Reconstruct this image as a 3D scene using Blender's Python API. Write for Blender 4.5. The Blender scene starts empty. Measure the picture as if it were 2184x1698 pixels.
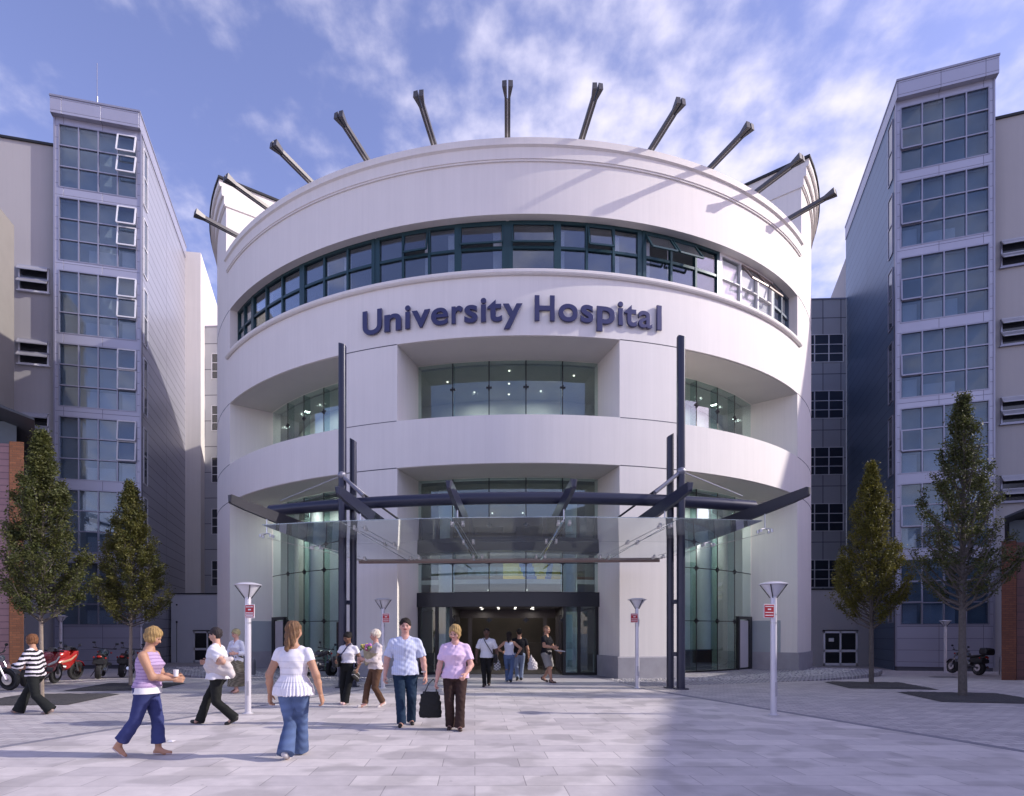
import bpy, bmesh, math, random
import numpy as np
from math import sin, cos, tan, radians as rad, pi, sqrt, atan2
from mathutils import Vector, Matrix
random.seed(7); rng = np.random.default_rng(7)
sc = bpy.context.scene

# ---------------------------------------------------------------- camera
cam_d = bpy.data.cameras.new("camera"); cam = bpy.data.objects.new("camera", cam_d)
sc.collection.objects.link(cam); sc.camera = cam
cam.location = (0, 0, 1.55); cam.rotation_euler = (rad(90), 0, 0.0475)
cam_d.sensor_width = 36; cam_d.lens = 36 * 1328.7 / 2184
cam_d.shift_x = 72.8 / 2184; cam_d.shift_y = 500 / 2184
cam_d.clip_start = 0.1; cam_d.clip_end = 3000

# ---------------------------------------------------------------- sun and sky
SUN_EL, SUN_AZ = rad(28.4), rad(-1.0)          # azimuth from +X towards +Y
L = Vector((cos(SUN_EL) * cos(SUN_AZ), cos(SUN_EL) * sin(SUN_AZ), sin(SUN_EL)))
sun_d = bpy.data.lights.new("sun", 'SUN'); sun = bpy.data.objects.new("sun", sun_d)
sc.collection.objects.link(sun); sun.location = (40, 0, 40)
sun_d.energy = 2.5; sun_d.angle = rad(0.55); sun_d.color = (1.0, 0.925, 0.85)
sun.rotation_euler = L.to_track_quat('Z', 'Y').to_euler()
w = bpy.data.worlds.new("World"); sc.world = w; w.use_nodes = True
nt = w.node_tree; nt.nodes.clear()
def N(t, typ, **kw):
    n = t.nodes.new(typ)
    for k, v in kw.items():
        if k.startswith('i_'):
            key = k[2:]
            n.inputs[int(key) if key.isdigit() else key.replace('_', ' ')].default_value = v
        else: setattr(n, k, v)
    return n
def M2(t, op, a, b=None, c=None, clamp=False):
    n = t.nodes.new('ShaderNodeMath'); n.operation = op; n.use_clamp = clamp
    for i, x in enumerate((a, b, c)):
        if x is None: continue
        if isinstance(x, (int, float)): n.inputs[i].default_value = x
        else: t.links.new(x, n.inputs[i])
    return n.outputs[0]
sky = N(nt, 'ShaderNodeTexSky', sky_type='NISHITA', sun_disc=False, sun_elevation=SUN_EL,
        sun_rotation=rad(90) - SUN_AZ, altitude=50, air_density=1.0, dust_density=0.6, ozone_density=2.5)
tc = N(nt, 'ShaderNodeTexCoord'); sx = N(nt, 'ShaderNodeSeparateXYZ')
nt.links.new(tc.outputs['Generated'], sx.inputs[0])
zz = M2(nt, 'ADD', M2(nt, 'MAXIMUM', sx.outputs[2], 0.0), 0.22)
cv = N(nt, 'ShaderNodeCombineXYZ')
nt.links.new(M2(nt, 'DIVIDE', sx.outputs[0], zz), cv.inputs[0])
nt.links.new(M2(nt, 'DIVIDE', sx.outputs[1], zz), cv.inputs[1])
n1 = N(nt, 'ShaderNodeTexNoise', i_Scale=13.0, i_Detail=7.0, i_Roughness=0.52, i_Distortion=0.0)
n2 = N(nt, 'ShaderNodeTexNoise', i_Scale=3.2, i_Detail=3.0, i_Roughness=0.5)
mp = N(nt, 'ShaderNodeMapping'); mp.inputs['Location'].default_value = (3.1, 1.2, 0); mp.inputs['Scale'].default_value = (1.0, 0.85, 1)
nt.links.new(cv.outputs[0], mp.inputs[0]); nt.links.new(mp.outputs[0], n1.inputs[0]); nt.links.new(mp.outputs[0], n2.inputs[0])
scv = N(nt, 'ShaderNodeSeparateXYZ'); nt.links.new(cv.outputs[0], scv.inputs[0])
def smooth(src, a_, b_, v0, v1):
    r_ = N(nt, 'ShaderNodeMapRange', interpolation_type='SMOOTHSTEP'); nt.links.new(src, r_.inputs[0])
    for i_, x_ in enumerate((a_, b_, v0, v1)): r_.inputs[i_ + 1].default_value = x_
    return r_.outputs[0]
bias = M2(nt, 'ADD', smooth(scv.outputs[0], -.42, .05, -.17, .04), M2(nt, 'ADD', smooth(scv.outputs[1], .80, 1.05, 0.0, .14), smooth(scv.outputs[0], .22, .55, 0.0, -.09)))
dens = M2(nt, 'ADD', M2(nt, 'MULTIPLY_ADD', n2.outputs[0], 0.7, -0.35), M2(nt, 'ADD', n1.outputs[0], bias))
r1 = N(nt, 'ShaderNodeMapRange', interpolation_type='SMOOTHSTEP'); nt.links.new(dens, r1.inputs[0])
r1.inputs[1].default_value = 0.34; r1.inputs[2].default_value = 0.92
mixc = N(nt, 'ShaderNodeMix', data_type='RGBA'); tint = N(nt, 'ShaderNodeMix', data_type='RGBA', blend_type='MULTIPLY')
tint.inputs[0].default_value = 1.0; tint.inputs[7].default_value = (1.20, 0.89, 1.05, 1)
nt.links.new(sky.outputs[0], tint.inputs[6])
nt.links.new(tint.outputs[2], mixc.inputs[6]); mixc.inputs[7].default_value = (4.5, 4.25, 5.0, 1)
nt.links.new(M2(nt, 'MULTIPLY', r1.outputs[0], 0.85), mixc.inputs[0])
bg = N(nt, 'ShaderNodeBackground'); bg.inputs[1].default_value = 0.15
out = N(nt, 'ShaderNodeOutputWorld')
nt.links.new(mixc.outputs[2], bg.inputs[0]); nt.links.new(bg.outputs[0], out.inputs[0])
vs = sc.view_settings; vs.view_transform = 'Standard'; vs.look = 'None'; vs.gamma = 1.0; vs.exposure = 0.80
sc.render.engine = 'CYCLES'
sc.cycles.max_bounces = 8; sc.cycles.diffuse_bounces = 3; sc.cycles.glossy_bounces = 4
sc.cycles.transmission_bounces = 4; sc.cycles.transparent_max_bounces = 24
sc.cycles.use_denoising = True; sc.cycles.caustics_reflective = False; sc.cycles.caustics_refractive = False
sc.cycles.sample_clamp_indirect = 6

# ---------------------------------------------------------------- materials
MATS = {}
def mat(name, col, rough=0.6, metal=0.0, var=0.06, vscale=1.5, bump=0.0, bscale=60.0, spec=0.5, streak=0.0, emit=0.0, coat=0.0):
    if name in MATS: return MATS[name]
    m = bpy.data.materials.new(name); m.use_nodes = True; t = m.node_tree
    b = t.nodes['Principled BSDF']
    b.inputs['Roughness'].default_value = rough; b.inputs['Metallic'].default_value = metal
    b.inputs['Specular IOR Level'].default_value = spec; b.inputs['Coat Weight'].default_value = coat
    c = (*col, 1)
    tcn = t.nodes.new('ShaderNodeTexCoord')
    no = N(t, 'ShaderNodeTexNoise', i_Scale=vscale, i_Detail=6.0, i_Roughness=0.6)
    t.links.new(tcn.outputs['Object'], no.inputs[0])
    fac = no.outputs[0]
    if streak:
        mpn = N(t, 'ShaderNodeMapping'); mpn.inputs['Scale'].default_value = (5.0, 5.0, 0.15)
        ns = N(t, 'ShaderNodeTexNoise', i_Scale=1.3, i_Detail=5.0, i_Roughness=0.7)
        t.links.new(tcn.outputs['Object'], mpn.inputs[0]); t.links.new(mpn.outputs[0], ns.inputs[0])
        fac = M2(t, 'ADD', M2(t, 'MULTIPLY', fac, 1 - streak), M2(t, 'MULTIPLY', ns.outputs[0], streak))
    mr = N(t, 'ShaderNodeMapRange'); t.links.new(fac, mr.inputs[0])
    mr.inputs[1].default_value = 0.3; mr.inputs[2].default_value = 0.7
    mr.inputs[3].default_value = 1 - var; mr.inputs[4].default_value = 1 + var
    mx = N(t, 'ShaderNodeMix', data_type='RGBA', blend_type='MULTIPLY'); mx.inputs[0].default_value = 1.0
    mx.inputs[6].default_value = c
    cc = t.nodes.new('ShaderNodeCombineColor')
    for i in range(3): t.links.new(mr.outputs[0], cc.inputs[i])
    t.links.new(cc.outputs[0], mx.inputs[7]); t.links.new(mx.outputs[2], b.inputs['Base Color'])
    if bump:
        nb = N(t, 'ShaderNodeTexNoise', i_Scale=bscale, i_Detail=4.0)
        t.links.new(tcn.outputs['Object'], nb.inputs[0])
        bn = N(t, 'ShaderNodeBump', i_Strength=bump, i_Distance=0.02)
        t.links.new(nb.outputs[0], bn.inputs['Height']); t.links.new(bn.outputs[0], b.inputs['Normal'])
    if emit:
        b.inputs['Emission Color'].default_value = c; b.inputs['Emission Strength'].default_value = emit
    MATS[name] = m; return m

def joints(name, base, colj, w_, h_, jw, rough=0.4, metal=0.3, swap=False, var=0.05, plane='XZ', offset=0.0, bumpd=0.01, spec=0.5, wig=0.0):
    """cladding, brick or paving: a surface with thin recessed joints on a w_ x h_ grid"""
    if name in MATS: return MATS[name]
    m = mat(name, base, rough, metal, var, 0.8, spec=spec); t = m.node_tree; b = t.nodes['Principled BSDF']
    tcn = t.nodes.new('ShaderNodeTexCoord'); s = t.nodes.new('ShaderNodeSeparateXYZ'); t.links.new(tcn.outputs['Object'], s.inputs[0])
    cb = t.nodes.new('ShaderNodeCombineXYZ')
    ia, ib = {'XZ': (0, 2), 'YZ': (1, 2), 'XY': (0, 1)}[plane]
    t.links.new(s.outputs[ia], cb.inputs[0]); t.links.new(s.outputs[ib], cb.inputs[1])
    br = N(t, 'ShaderNodeTexBrick', offset=offset, squash=1.0)
    br.inputs['Scale'].default_value = 1.0; br.inputs['Mortar Size'].default_value = jw; br.inputs['Mortar Smooth'].default_value = 0.1
    br.inputs['Brick Width'].default_value = w_; br.inputs['Row Height'].default_value = h_
    br.inputs['Color1'].default_value = (1 - var * 2, 1 - var * 2, 1 - var * 1.6, 1); br.inputs['Color2'].default_value = (1 + var, 1 + var, 1 + var, 1)
    br.inputs['Bias'].default_value = 0.0
    br.inputs['Mortar'].default_value = (*[min(1, colj[i] / max(base[i], 1e-3)) for i in range(3)], 1)
    t.links.new(cb.outputs[0], br.inputs[0])
    mx = N(t, 'ShaderNodeMix', data_type='RGBA', blend_type='MULTIPLY'); mx.inputs[0].default_value = 1.0
    src = b.inputs['Base Color'].links[0].from_socket
    t.links.new(src, mx.inputs[6]); t.links.new(br.outputs[0], mx.inputs[7]); t.links.new(mx.outputs[2], b.inputs['Base Color'])
    bn = N(t, 'ShaderNodeBump', i_Strength=0.6, i_Distance=bumpd); bn.invert = True
    t.links.new(br.outputs[1], bn.inputs['Height']); t.links.new(bn.outputs[0], b.inputs['Normal'])
    return m

def glass(name, tintc, refl=1.0, rough=0.0, film=0.0):
    if name in MATS: return MATS[name]
    m = bpy.data.materials.new(name); m.use_nodes = True; t = m.node_tree; t.nodes.clear()
    tr = N(t, 'ShaderNodeBsdfTransparent'); tr.inputs[0].default_value = (*tintc, 1)
    gl = N(t, 'ShaderNodeBsdfGlossy'); gl.inputs['Roughness'].default_value = rough; gl.inputs[0].default_value = (0.9, 0.95, 0.97, 1)
    fr = N(t, 'ShaderNodeFresnel'); fr.inputs[0].default_value = 1.52
    ge = t.nodes.new('ShaderNodeNewGeometry'); t.links.new(M2(t, 'MULTIPLY_ADD', ge.outputs['Backfacing'], 1 / 1.52 - 1.52, 1.52), fr.inputs[0])
    mx = N(t, 'ShaderNodeMixShader'); o = N(t, 'ShaderNodeOutputMaterial')
    t.links.new(M2(t, 'MULTIPLY', fr.outputs[0], refl, clamp=True), mx.inputs[0])
    t.links.new(tr.outputs[0], mx.inputs[1]); t.links.new(gl.outputs[0], mx.inputs[2]); t.links.new(mx.outputs[0], o.inputs[0])
    if film:   # dust haze, also paling the sheet in place of reflected ground light
        df = N(t, 'ShaderNodeBsdfDiffuse'); df.inputs[0].default_value = (.7, .74, .74, 1); tl = N(t, 'ShaderNodeBsdfTranslucent'); tl.inputs[0].default_value = (.7, .74, .74, 1)
        a1 = N(t, 'ShaderNodeMixShader'); a1.inputs[0].default_value = .5; a2 = N(t, 'ShaderNodeMixShader'); a2.inputs[0].default_value = film
        t.links.new(df.outputs[0], a1.inputs[1]); t.links.new(tl.outputs[0], a1.inputs[2]); t.links.new(mx.outputs[0], a2.inputs[1]); t.links.new(a1.outputs[0], a2.inputs[2]); t.links.new(a2.outputs[0], o.inputs[0])
    MATS[name] = m; return m

def vcol(name, rough=0.8, spec=0.3, bump=0.15, bscale=140.0, trans=0.0, sss=0.0):
    if name in MATS: return MATS[name]
    m = bpy.data.materials.new(name); m.use_nodes = True; t = m.node_tree; b = t.nodes['Principled BSDF']
    at = N(t, 'ShaderNodeAttribute', attribute_name='Col')
    t.links.new(at.outputs[0], b.inputs['Base Color']); b.inputs['Roughness'].default_value = rough
    b.inputs['Specular IOR Level'].default_value = spec
    if sss: b.inputs['Subsurface Weight'].default_value = sss; b.inputs['Subsurface Scale'].default_value = 0.01
    if bump:
        tcn = t.nodes.new('ShaderNodeTexCoord'); nb = N(t, 'ShaderNodeTexNoise', i_Scale=bscale, i_Detail=3.0)
        t.links.new(tcn.outputs['Object'], nb.inputs[0]); bn = N(t, 'ShaderNodeBump', i_Strength=bump, i_Distance=0.004)
        t.links.new(nb.outputs[0], bn.inputs['Height']); t.links.new(bn.outputs[0], b.inputs['Normal'])
    if trans:
        o = t.nodes['Material Output']; tl = N(t, 'ShaderNodeBsdfTranslucent'); mx = N(t, 'ShaderNodeMixShader'); mx.inputs[0].default_value = trans
        t.links.new(at.outputs[0], tl.inputs[0]); t.links.new(b.outputs[0], mx.inputs[1]); t.links.new(tl.outputs[0], mx.inputs[2]); t.links.new(mx.outputs[0], o.inputs[0])
    MATS[name] = m; return m

# ---------------------------------------------------------------- object helpers
def tag(o, label=None, cat=None, group=None, kind=None):
    if label: o['label'] = label
    if cat: o['category'] = cat
    if group: o['group'] = group
    if kind: o['kind'] = kind
    return o
def thing(name, label, cat, loc=(0, 0, 0), rz=0.0, group=None):
    o = bpy.data.objects.new(name, None); sc.collection.objects.link(o)
    o.location = loc; o.rotation_euler = (0, 0, rz); o.empty_display_size = 0.3
    return tag(o, label, cat, group)
def mesh_np(name, v, q, m, parent=None, smooth=True, cols=None, sharp=None):
    """v (n,3), q (k,4 or 3) arrays -> one linked mesh object"""
    v = np.asarray(v, np.float32); q = np.asarray(q, np.int32); k = q.shape[1]
    me = bpy.data.meshes.new(name)
    me.vertices.add(len(v)); me.vertices.foreach_set('co', v.ravel())
    me.loops.add(q.size); me.loops.foreach_set('vertex_index', q.ravel())
    me.polygons.add(len(q)); me.polygons.foreach_set('loop_start', np.arange(0, q.size, k, dtype=np.int32))
    me.update(calc_edges=True); me.validate()
    me.polygons.foreach_set('use_smooth', np.full(len(me.polygons), smooth))
    if sharp: me.set_sharp_from_angle(angle=rad(sharp))
    if cols is not None:
        a = me.color_attributes.new('Col', 'FLOAT_COLOR', 'POINT')
        c = np.ones((len(me.vertices), 4), np.float32); c[:, :3] = cols[:len(me.vertices)]
        a.data.foreach_set('color', c.ravel())
    if isinstance(m, (list, tuple)):
        for x in m: me.materials.append(x)
    else: me.materials.append(m)
    o = bpy.data.objects.new(name, me); sc.collection.objects.link(o); o.parent = parent
    return o
class MB:
    """collects shapes; build() links them as ONE mesh object"""
    def __init__(s): s.v = []; s.f = []; s.mi = []; s.cur = 0
    def add(s, vs, fs, T=None):
        n = len(s.v)
        for p in vs: s.v.append(tuple(T @ Vector(p)) if T else tuple(p))
        for f in fs: s.f.append(tuple(i + n for i in f)); s.mi.append(s.cur)
        return s
    def box(s, x0, x1, y0, y1, z0, z1, T=None):
        return s.add([(x0, y0, z0), (x1, y0, z0), (x1, y1, z0), (x0, y1, z0), (x0, y0, z1), (x1, y0, z1), (x1, y1, z1), (x0, y1, z1)],
                     [(0, 3, 2, 1), (4, 5, 6, 7), (0, 1, 5, 4), (1, 2, 6, 5), (2, 3, 7, 6), (3, 0, 4, 7)], T)
    def prism(s, poly, z0, z1, T=None):
        n = len(poly); area = sum(poly[i][0] * poly[(i + 1) % n][1] - poly[(i + 1) % n][0] * poly[i][1] for i in range(n))
        if area < 0: poly = poly[::-1]
        vs = [(p[0], p[1], z0) for p in poly] + [(p[0], p[1], z1) for p in poly]
        fs = [tuple(range(n - 1, -1, -1)), tuple(range(n, 2 * n))] + [(i, (i + 1) % n, (i + 1) % n + n, i + n) for i in range(n)]
        return s.add(vs, fs, T)
    def hexa(s, p): # 8 points, bottom 4 ccw, top 4
        return s.add(p, [(0, 3, 2, 1), (4, 5, 6, 7), (0, 1, 5, 4), (1, 2, 6, 5), (2, 3, 7, 6), (3, 0, 4, 7)])
    def bar(s, p, q, w, h, up=(0, 0, 1), w2=None, h2=None):
        p, q = Vector(p), Vector(q); d = (q - p).normalized(); u = Vector(up); r = d.cross(u).normalized(); u = r.cross(d)
        w2 = w if w2 is None else w2; h2 = h if h2 is None else h2
        A = [p + r * a * w / 2 + u * b * h / 2 for a, b in ((-1, -1), (1, -1), (1, 1), (-1, 1))]
        B = [q + r * a * w2 / 2 + u * b * h2 / 2 for a, b in ((-1, -1), (1, -1), (1, 1), (-1, 1))]
        return s.add(A + B, [(0, 1, 2, 3), (7, 6, 5, 4), (0, 4, 5, 1), (1, 5, 6, 2), (2, 6, 7, 3), (3, 7, 4, 0)])
    def path(s, pts, rads, n=10, cap=True):
        pts = [Vector(p) for p in pts]; k = len(pts)
        if isinstance(rads, (int, float)): rads = [rads] * k
        vs = []; fs = []; prev = None
        for i, p in enumerate(pts):
            d = ((pts[min(i + 1, k - 1)] - pts[max(i - 1, 0)])).normalized()
            if prev is None:
                a = Vector((0, 0, 1)) if abs(d.z) < 0.9 else Vector((1, 0, 0)); u = d.cross(a).normalized()
            else: u = (prev - d * prev.dot(d)).normalized()
            prev = u; v = d.cross(u)
            for j in range(n):
                a = 2 * pi * j / n; vs.append(p + (u * cos(a) + v * sin(a)) * rads[i])
        for i in range(k - 1):
            for j in range(n):
                a, b = i * n + j, i * n + (j + 1) % n; fs.append((a, b, b + n, a + n))
        if cap: fs.append(tuple(range(n - 1, -1, -1))); fs.append(tuple(range((k - 1) * n, k * n)))
        return s.add(vs, fs)
    def lathe(s, prof, c=(0, 0, 0), n=24, T=None, ax='z'):
        vs = []; fs = []; k = len(prof)
        for r, z in prof:
            for j in range(n):
                a = 2 * pi * j / n
                p = (r * cos(a), r * sin(a), z) if ax == 'z' else (r * cos(a), z, r * sin(a)) if ax == 'y' else (z, r * cos(a), r * sin(a))
                vs.append((p[0] + c[0], p[1] + c[1], p[2] + c[2]))
        for i in range(k - 1):
            for j in range(n):
                a, b = i * n + j, i * n + (j + 1) % n; fs.append((a, b, b + n, a + n))
        if prof[0][0] > 1e-4: fs.append(tuple(range(n - 1, -1, -1)))
        if prof[-1][0] > 1e-4: fs.append(tuple(range((k - 1) * n, k * n)))
        return s.add(vs, fs, T)
    def ball(s, c, r, n=14, m=8, T=None):
        r = (r, r, r) if isinstance(r, (int, float)) else r
        vs = [(c[0], c[1], c[2] - r[2])]; fs = []
        for i in range(1, m):
            t = -pi / 2 + pi * i / m
            for j in range(n): a = 2 * pi * j / n; vs.append((c[0] + r[0] * cos(t) * cos(a), c[1] + r[1] * cos(t) * sin(a), c[2] + r[2] * sin(t)))
        vs.append((c[0], c[1], c[2] + r[2])); e = len(vs) - 1
        for j in range(n): fs.append((0, 1 + (j + 1) % n, 1 + j)); fs.append((e, e - n + j, e - n + (j + 1) % n))
        for i in range(m - 2):
            for j in range(n): a, b = 1 + i * n + j, 1 + i * n + (j + 1) % n; fs.append((a, b, b + n, a + n))
        return s.add(vs, fs, T)
    def arc(s, R0, R1, t0, t1, z0, z1, step=1.5, R0t=None, R1t=None):
        """wall sector between radii R0<R1 and angles in degrees, drum frame: x=R sin t, y=-R cos t"""
        n = max(1, int(round(abs(t1 - t0) / step))); vs = []; fs = []
        R0t = R0 if R0t is None else R0t; R1t = R1 if R1t is None else R1t
        for i in range(n + 1):
            t = rad(t0 + (t1 - t0) * i / n); a, b = sin(t), -cos(t)
            vs += [(R0 * a, R0 * b, z0), (R1 * a, R1 * b, z0), (R1t * a, R1t * b, z1), (R0t * a, R0t * b, z1)]
        for i in range(n):
            p = i * 4; q = p + 4
            fs += [(p, q, q + 1, p + 1), (p + 1, q + 1, q + 2, p + 2), (p + 2, q + 2, q + 3, p + 3), (p + 3, q + 3, q, p)]
        fs += [(0, 1, 2, 3), (n * 4 + 3, n * 4 + 2, n * 4 + 1, n * 4)]
        return s.add(vs, fs)
    def build(s, name, m, parent=None, smooth=True, sharp=32, bevel=0.0, world=False):
        me = bpy.data.meshes.new(name); v = s.v
        if world and parent: o_ = parent.location; v = [(a - o_.x, b - o_.y, c - o_.z) for a, b, c in v]
        me.from_pydata(v, [], s.f); me.validate(); me.update()
        bm = bmesh.new(); bm.from_mesh(me); bmesh.ops.recalc_face_normals(bm, faces=bm.faces); bm.to_mesh(me); bm.free()
        for x in (m if isinstance(m, (list, tuple)) else [m]): me.materials.append(x)
        if any(s.mi) and len(me.polygons) == len(s.mi): me.polygons.foreach_set('material_index', s.mi)
        if smooth:
            me.polygons.foreach_set('use_smooth', [True] * len(me.polygons)); me.set_sharp_from_angle(angle=rad(sharp))
        o = bpy.data.objects.new(name, me); sc.collection.objects.link(o); o.parent = parent
        if bevel:
            bv = o.modifiers.new('bevel', 'BEVEL'); bv.width = bevel; bv.segments = 2; bv.limit_method = 'ANGLE'; bv.angle_limit = rad(40)
        return o
def copy_tree(o, parent=None):
    c = o.copy(); sc.collection.objects.link(c); c.parent = parent
    for ch in list(o.children): copy_tree(ch, c)
    return c
def gz(y): # the ground falls away gently behind the drum front
    return 0.0 if y < 20 else -0.47 * min(1.0, (y - 20) / 14)
CY = 36.1; R = 15.5
# ================================================================ ground
M_render = mat('white_render', (0.80, 0.755, 0.71), 0.75, var=0.055, vscale=0.6, bump=0.12, bscale=90, streak=0.6)
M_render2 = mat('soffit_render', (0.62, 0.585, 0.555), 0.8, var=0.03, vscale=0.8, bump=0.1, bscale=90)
M_grey_render = mat('grey_render', (0.38, 0.365, 0.37), 0.8, var=0.05, vscale=0.4, bump=0.12, bscale=80, streak=0.5)
M_stone = mat('plinth_stone', (0.34, 0.33, 0.36), 0.7, var=0.08, vscale=3, bump=0.3, bscale=40)
M_dark = mat('dark_blue_steel', (0.022, 0.025, 0.052), 0.35, 0.1, var=0.08, spec=0.6)
M_steel = mat('brushed_steel', (0.55, 0.55, 0.57), 0.28, 0.9, var=0.05)
M_black = mat('black_metal', (0.02, 0.021, 0.024), 0.4, 0.2, var=0.1)
M_green = mat('dark_green_frame', (0.018, 0.055, 0.065), 0.35, 0.2, var=0.08)
M_joint = mat('shadow_gap', (0.10, 0.10, 0.12), 0.9, var=0.05)

def slab_material():
    m = mat('stone_slabs', (0.62, 0.57, 0.545), 0.6, var=0.05, vscale=0.35, spec=0.35); t = m.node_tree; b = t.nodes['Principled BSDF']
    tcn = t.nodes.new('ShaderNodeTexCoord')
    mpn = N(t, 'ShaderNodeMapping'); mpn.inputs['Rotation'].default_value = (0, 0, rad(-3))
    t.links.new(tcn.outputs['Object'], mpn.inputs[0])
    br = N(t, 'ShaderNodeTexBrick', offset=0.42, squash=1.0, offset_frequency=2)
    br.inputs['Scale'].default_value = 1.0; br.inputs['Mortar Size'].default_value = 0.005; br.inputs['Mortar Smooth'].default_value = 0.2
    br.inputs['Brick Width'].default_value = 0.90; br.inputs['Row Height'].default_value = 0.45
    br.inputs['Color1'].default_value = (0.83, 0.82, 0.85, 1); br.inputs['Color2'].default_value = (1.09, 1.08, 1.08, 1)
    br.inputs['Mortar'].default_value = (0.55, 0.53, 0.55, 1); br.inputs['Bias'].default_value = 0.12
    t.links.new(mpn.outputs[0], br.inputs[0])
    nn = N(t, 'ShaderNodeTexNoise', i_Scale=4.0, i_Detail=8.0, i_Roughness=0.7); t.links.new(tcn.outputs['Object'], nn.inputs[0])
    rr = N(t, 'ShaderNodeMapRange'); t.links.new(nn.outputs[0], rr.inputs[0])
    for i, x in ((1, 0.25), (2, 0.75), (3, 0.86), (4, 1.12)): rr.inputs[i].default_value = x
    mx = N(t, 'ShaderNodeMix', data_type='RGBA', blend_type='MULTIPLY'); mx.inputs[0].default_value = 1
    src = b.inputs['Base Color'].links[0].from_socket
    t.links.new(src, mx.inputs[6]); t.links.new(br.outputs[0], mx.inputs[7])
    mx2 = N(t, 'ShaderNodeMix', data_type='RGBA', blend_type='MULTIPLY'); mx2.inputs[0].default_value = 1
    cc = t.nodes.new('ShaderNodeCombineColor')
    for i in range(3): t.links.new(rr.outputs[0], cc.inputs[i])
    t.links.new(mx.outputs[2], mx2.inputs[6]); t.links.new(cc.outputs[0], mx2.inputs[7]); t.links.new(mx2.outputs[2], b.inputs['Base Color'])
    n3 = N(t, 'ShaderNodeTexNoise', i_Scale=1.25, i_Detail=2.0, i_Roughness=0.4); t.links.new(tcn.outputs['Object'], n3.inputs[0])
    st = N(t, 'ShaderNodeMapRange', interpolation_type='SMOOTHSTEP'); t.links.new(n3.outputs[0], st.inputs[0])
    for i, x in ((1, 0.50), (2, 0.60), (3, 1.0), (4, 0.80)): st.inputs[i].default_value = x
    vo = N(t, 'ShaderNodeTexVoronoi', i_Scale=2.3); t.links.new(tcn.outputs['Object'], vo.inputs[0])
    gm = N(t, 'ShaderNodeMapRange'); t.links.new(vo.outputs['Distance'], gm.inputs[0])
    for i, x in ((1, 0.035), (2, 0.05), (3, 0.72), (4, 1.0)): gm.inputs[i].default_value = x
    cc2 = t.nodes.new('ShaderNodeCombineColor'); both = M2(t, 'MULTIPLY', st.outputs[0], gm.outputs[0])
    for i in range(3): t.links.new(both, cc2.inputs[i])
    mx3 = N(t, 'ShaderNodeMix', data_type='RGBA', blend_type='MULTIPLY'); mx3.inputs[0].default_value = 1
    t.links.new(mx2.outputs[2], mx3.inputs[6]); t.links.new(cc2.outputs[0], mx3.inputs[7]); t.links.new(mx3.outputs[2], b.inputs['Base Color'])
    bn = N(t, 'ShaderNodeBump', i_Strength=0.5, i_Distance=0.006)
    hh = M2(t, 'SUBTRACT', M2(t, 'MULTIPLY', nn.outputs[0], 0.35), br.outputs[1])
    t.links.new(hh, bn.inputs['Height']); t.links.new(bn.outputs[0], b.inputs['Normal'])
    rg = M2(t, 'MULTIPLY_ADD', nn.outputs[0], 0.35, 0.42); t.links.new(rg, b.inputs['Roughness'])
    return m
M_slab = slab_material()
M_sett = joints('small_pavers', (0.49, 0.455, 0.44), (0.24, 0.19, 0.21), 0.30, 0.15, 0.008, rough=0.75, metal=0, var=0.10, plane='XY', offset=0.5, bumpd=0.008)
M_cob = joints('cobble_setts', (0.42, 0.405, 0.42), (0.16, 0.15, 0.17), 0.13, 0.13, 0.016, rough=0.8, metal=0, var=0.16, plane='XY', offset=0.5, bumpd=0.03)
M_band = mat('dark_kerb_stone', (0.22, 0.21, 0.24), 0.7, var=0.1, vscale=5, bump=0.2)
M_far = mat('far_paving', (0.36, 0.35, 0.37), 0.85, var=0.08, vscale=0.2)

def sheet(name, m, xs, ys, dz, label, cat='paving', xfun=None):
    """ground sheet following gz(); xfun(x, y) bends columns"""
    v = []; q = []; nx, ny = len(xs), len(ys)
    for y in ys:
        for x in xs:
            X = xfun(x, y) if xfun else x
            v.append((X, y, gz(y) + dz))
    for j in range(ny - 1):
        for i in range(nx - 1): a = j * nx + i; q.append((a, a + 1, a + nx + 1, a + nx))
    o = mesh_np(name, v, q, m, smooth=True); return tag(o, label, cat, kind='structure')
ys_all = [-600, -60, -12, 0, 6, 12, 16, 20, 24, 28, 34, 40, 60, 900]
sheet('ground', M_far, [-900, -60, -30, 0, 30, 60, 900], ys_all, -0.012, 'grey ground stretching away behind and around the plaza', 'ground')
EDGE = lambda y: 4.94 + 0.336 * (13.5 - y)
yn = [-14, 0, 5, 9, 13.5, 18.9]
sheet('slab_paving', M_slab, [-1, 0, 1], yn, 0.0, 'large pale stone slabs running up to the hospital entrance', 'paving', lambda x, y: x * EDGE(y))
for s, nm in ((1, 'right'), (-1, 'left')):
    sheet('sett_paving', M_sett, [0, 1], [-14, 0, 5, 9, 13.5, 18.9, 20, 24, 28, 34, 46], -0.004, 'small block paving on the %s of the slab path' % nm, 'paving',
          lambda x, y: s * ((EDGE(min(y, 18.9)) + 0.02) * (1 - x) + 27 * x) if y < 19 else s * (3.4 * (1 - x) + 27 * x))
    k = MB()
    for a, b in ((-14, 0), (0, 9), (9, 18.9)):
        e0, e1 = EDGE(a), EDGE(b)
        k.hexa([(s * e0, a, -0.02), (s * (e0 + 0.16), a, -0.02), (s * (e1 + 0.16), b, -0.02), (s * e1, b, -0.02),
                (s * e0, a, 0.005), (s * (e0 + 0.16), a, 0.005), (s * (e1 + 0.16), b, 0.005), (s * e1, b, 0.005)])
    tag(k.build('kerb_strip', M_band), 'dark stone edging strip on the %s side of the slab path' % nm, 'kerb', kind='structure')
cb = MB(); cb.arc(12.8, 18.2, -60, 60, -0.15, 0.003, 3)
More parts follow.
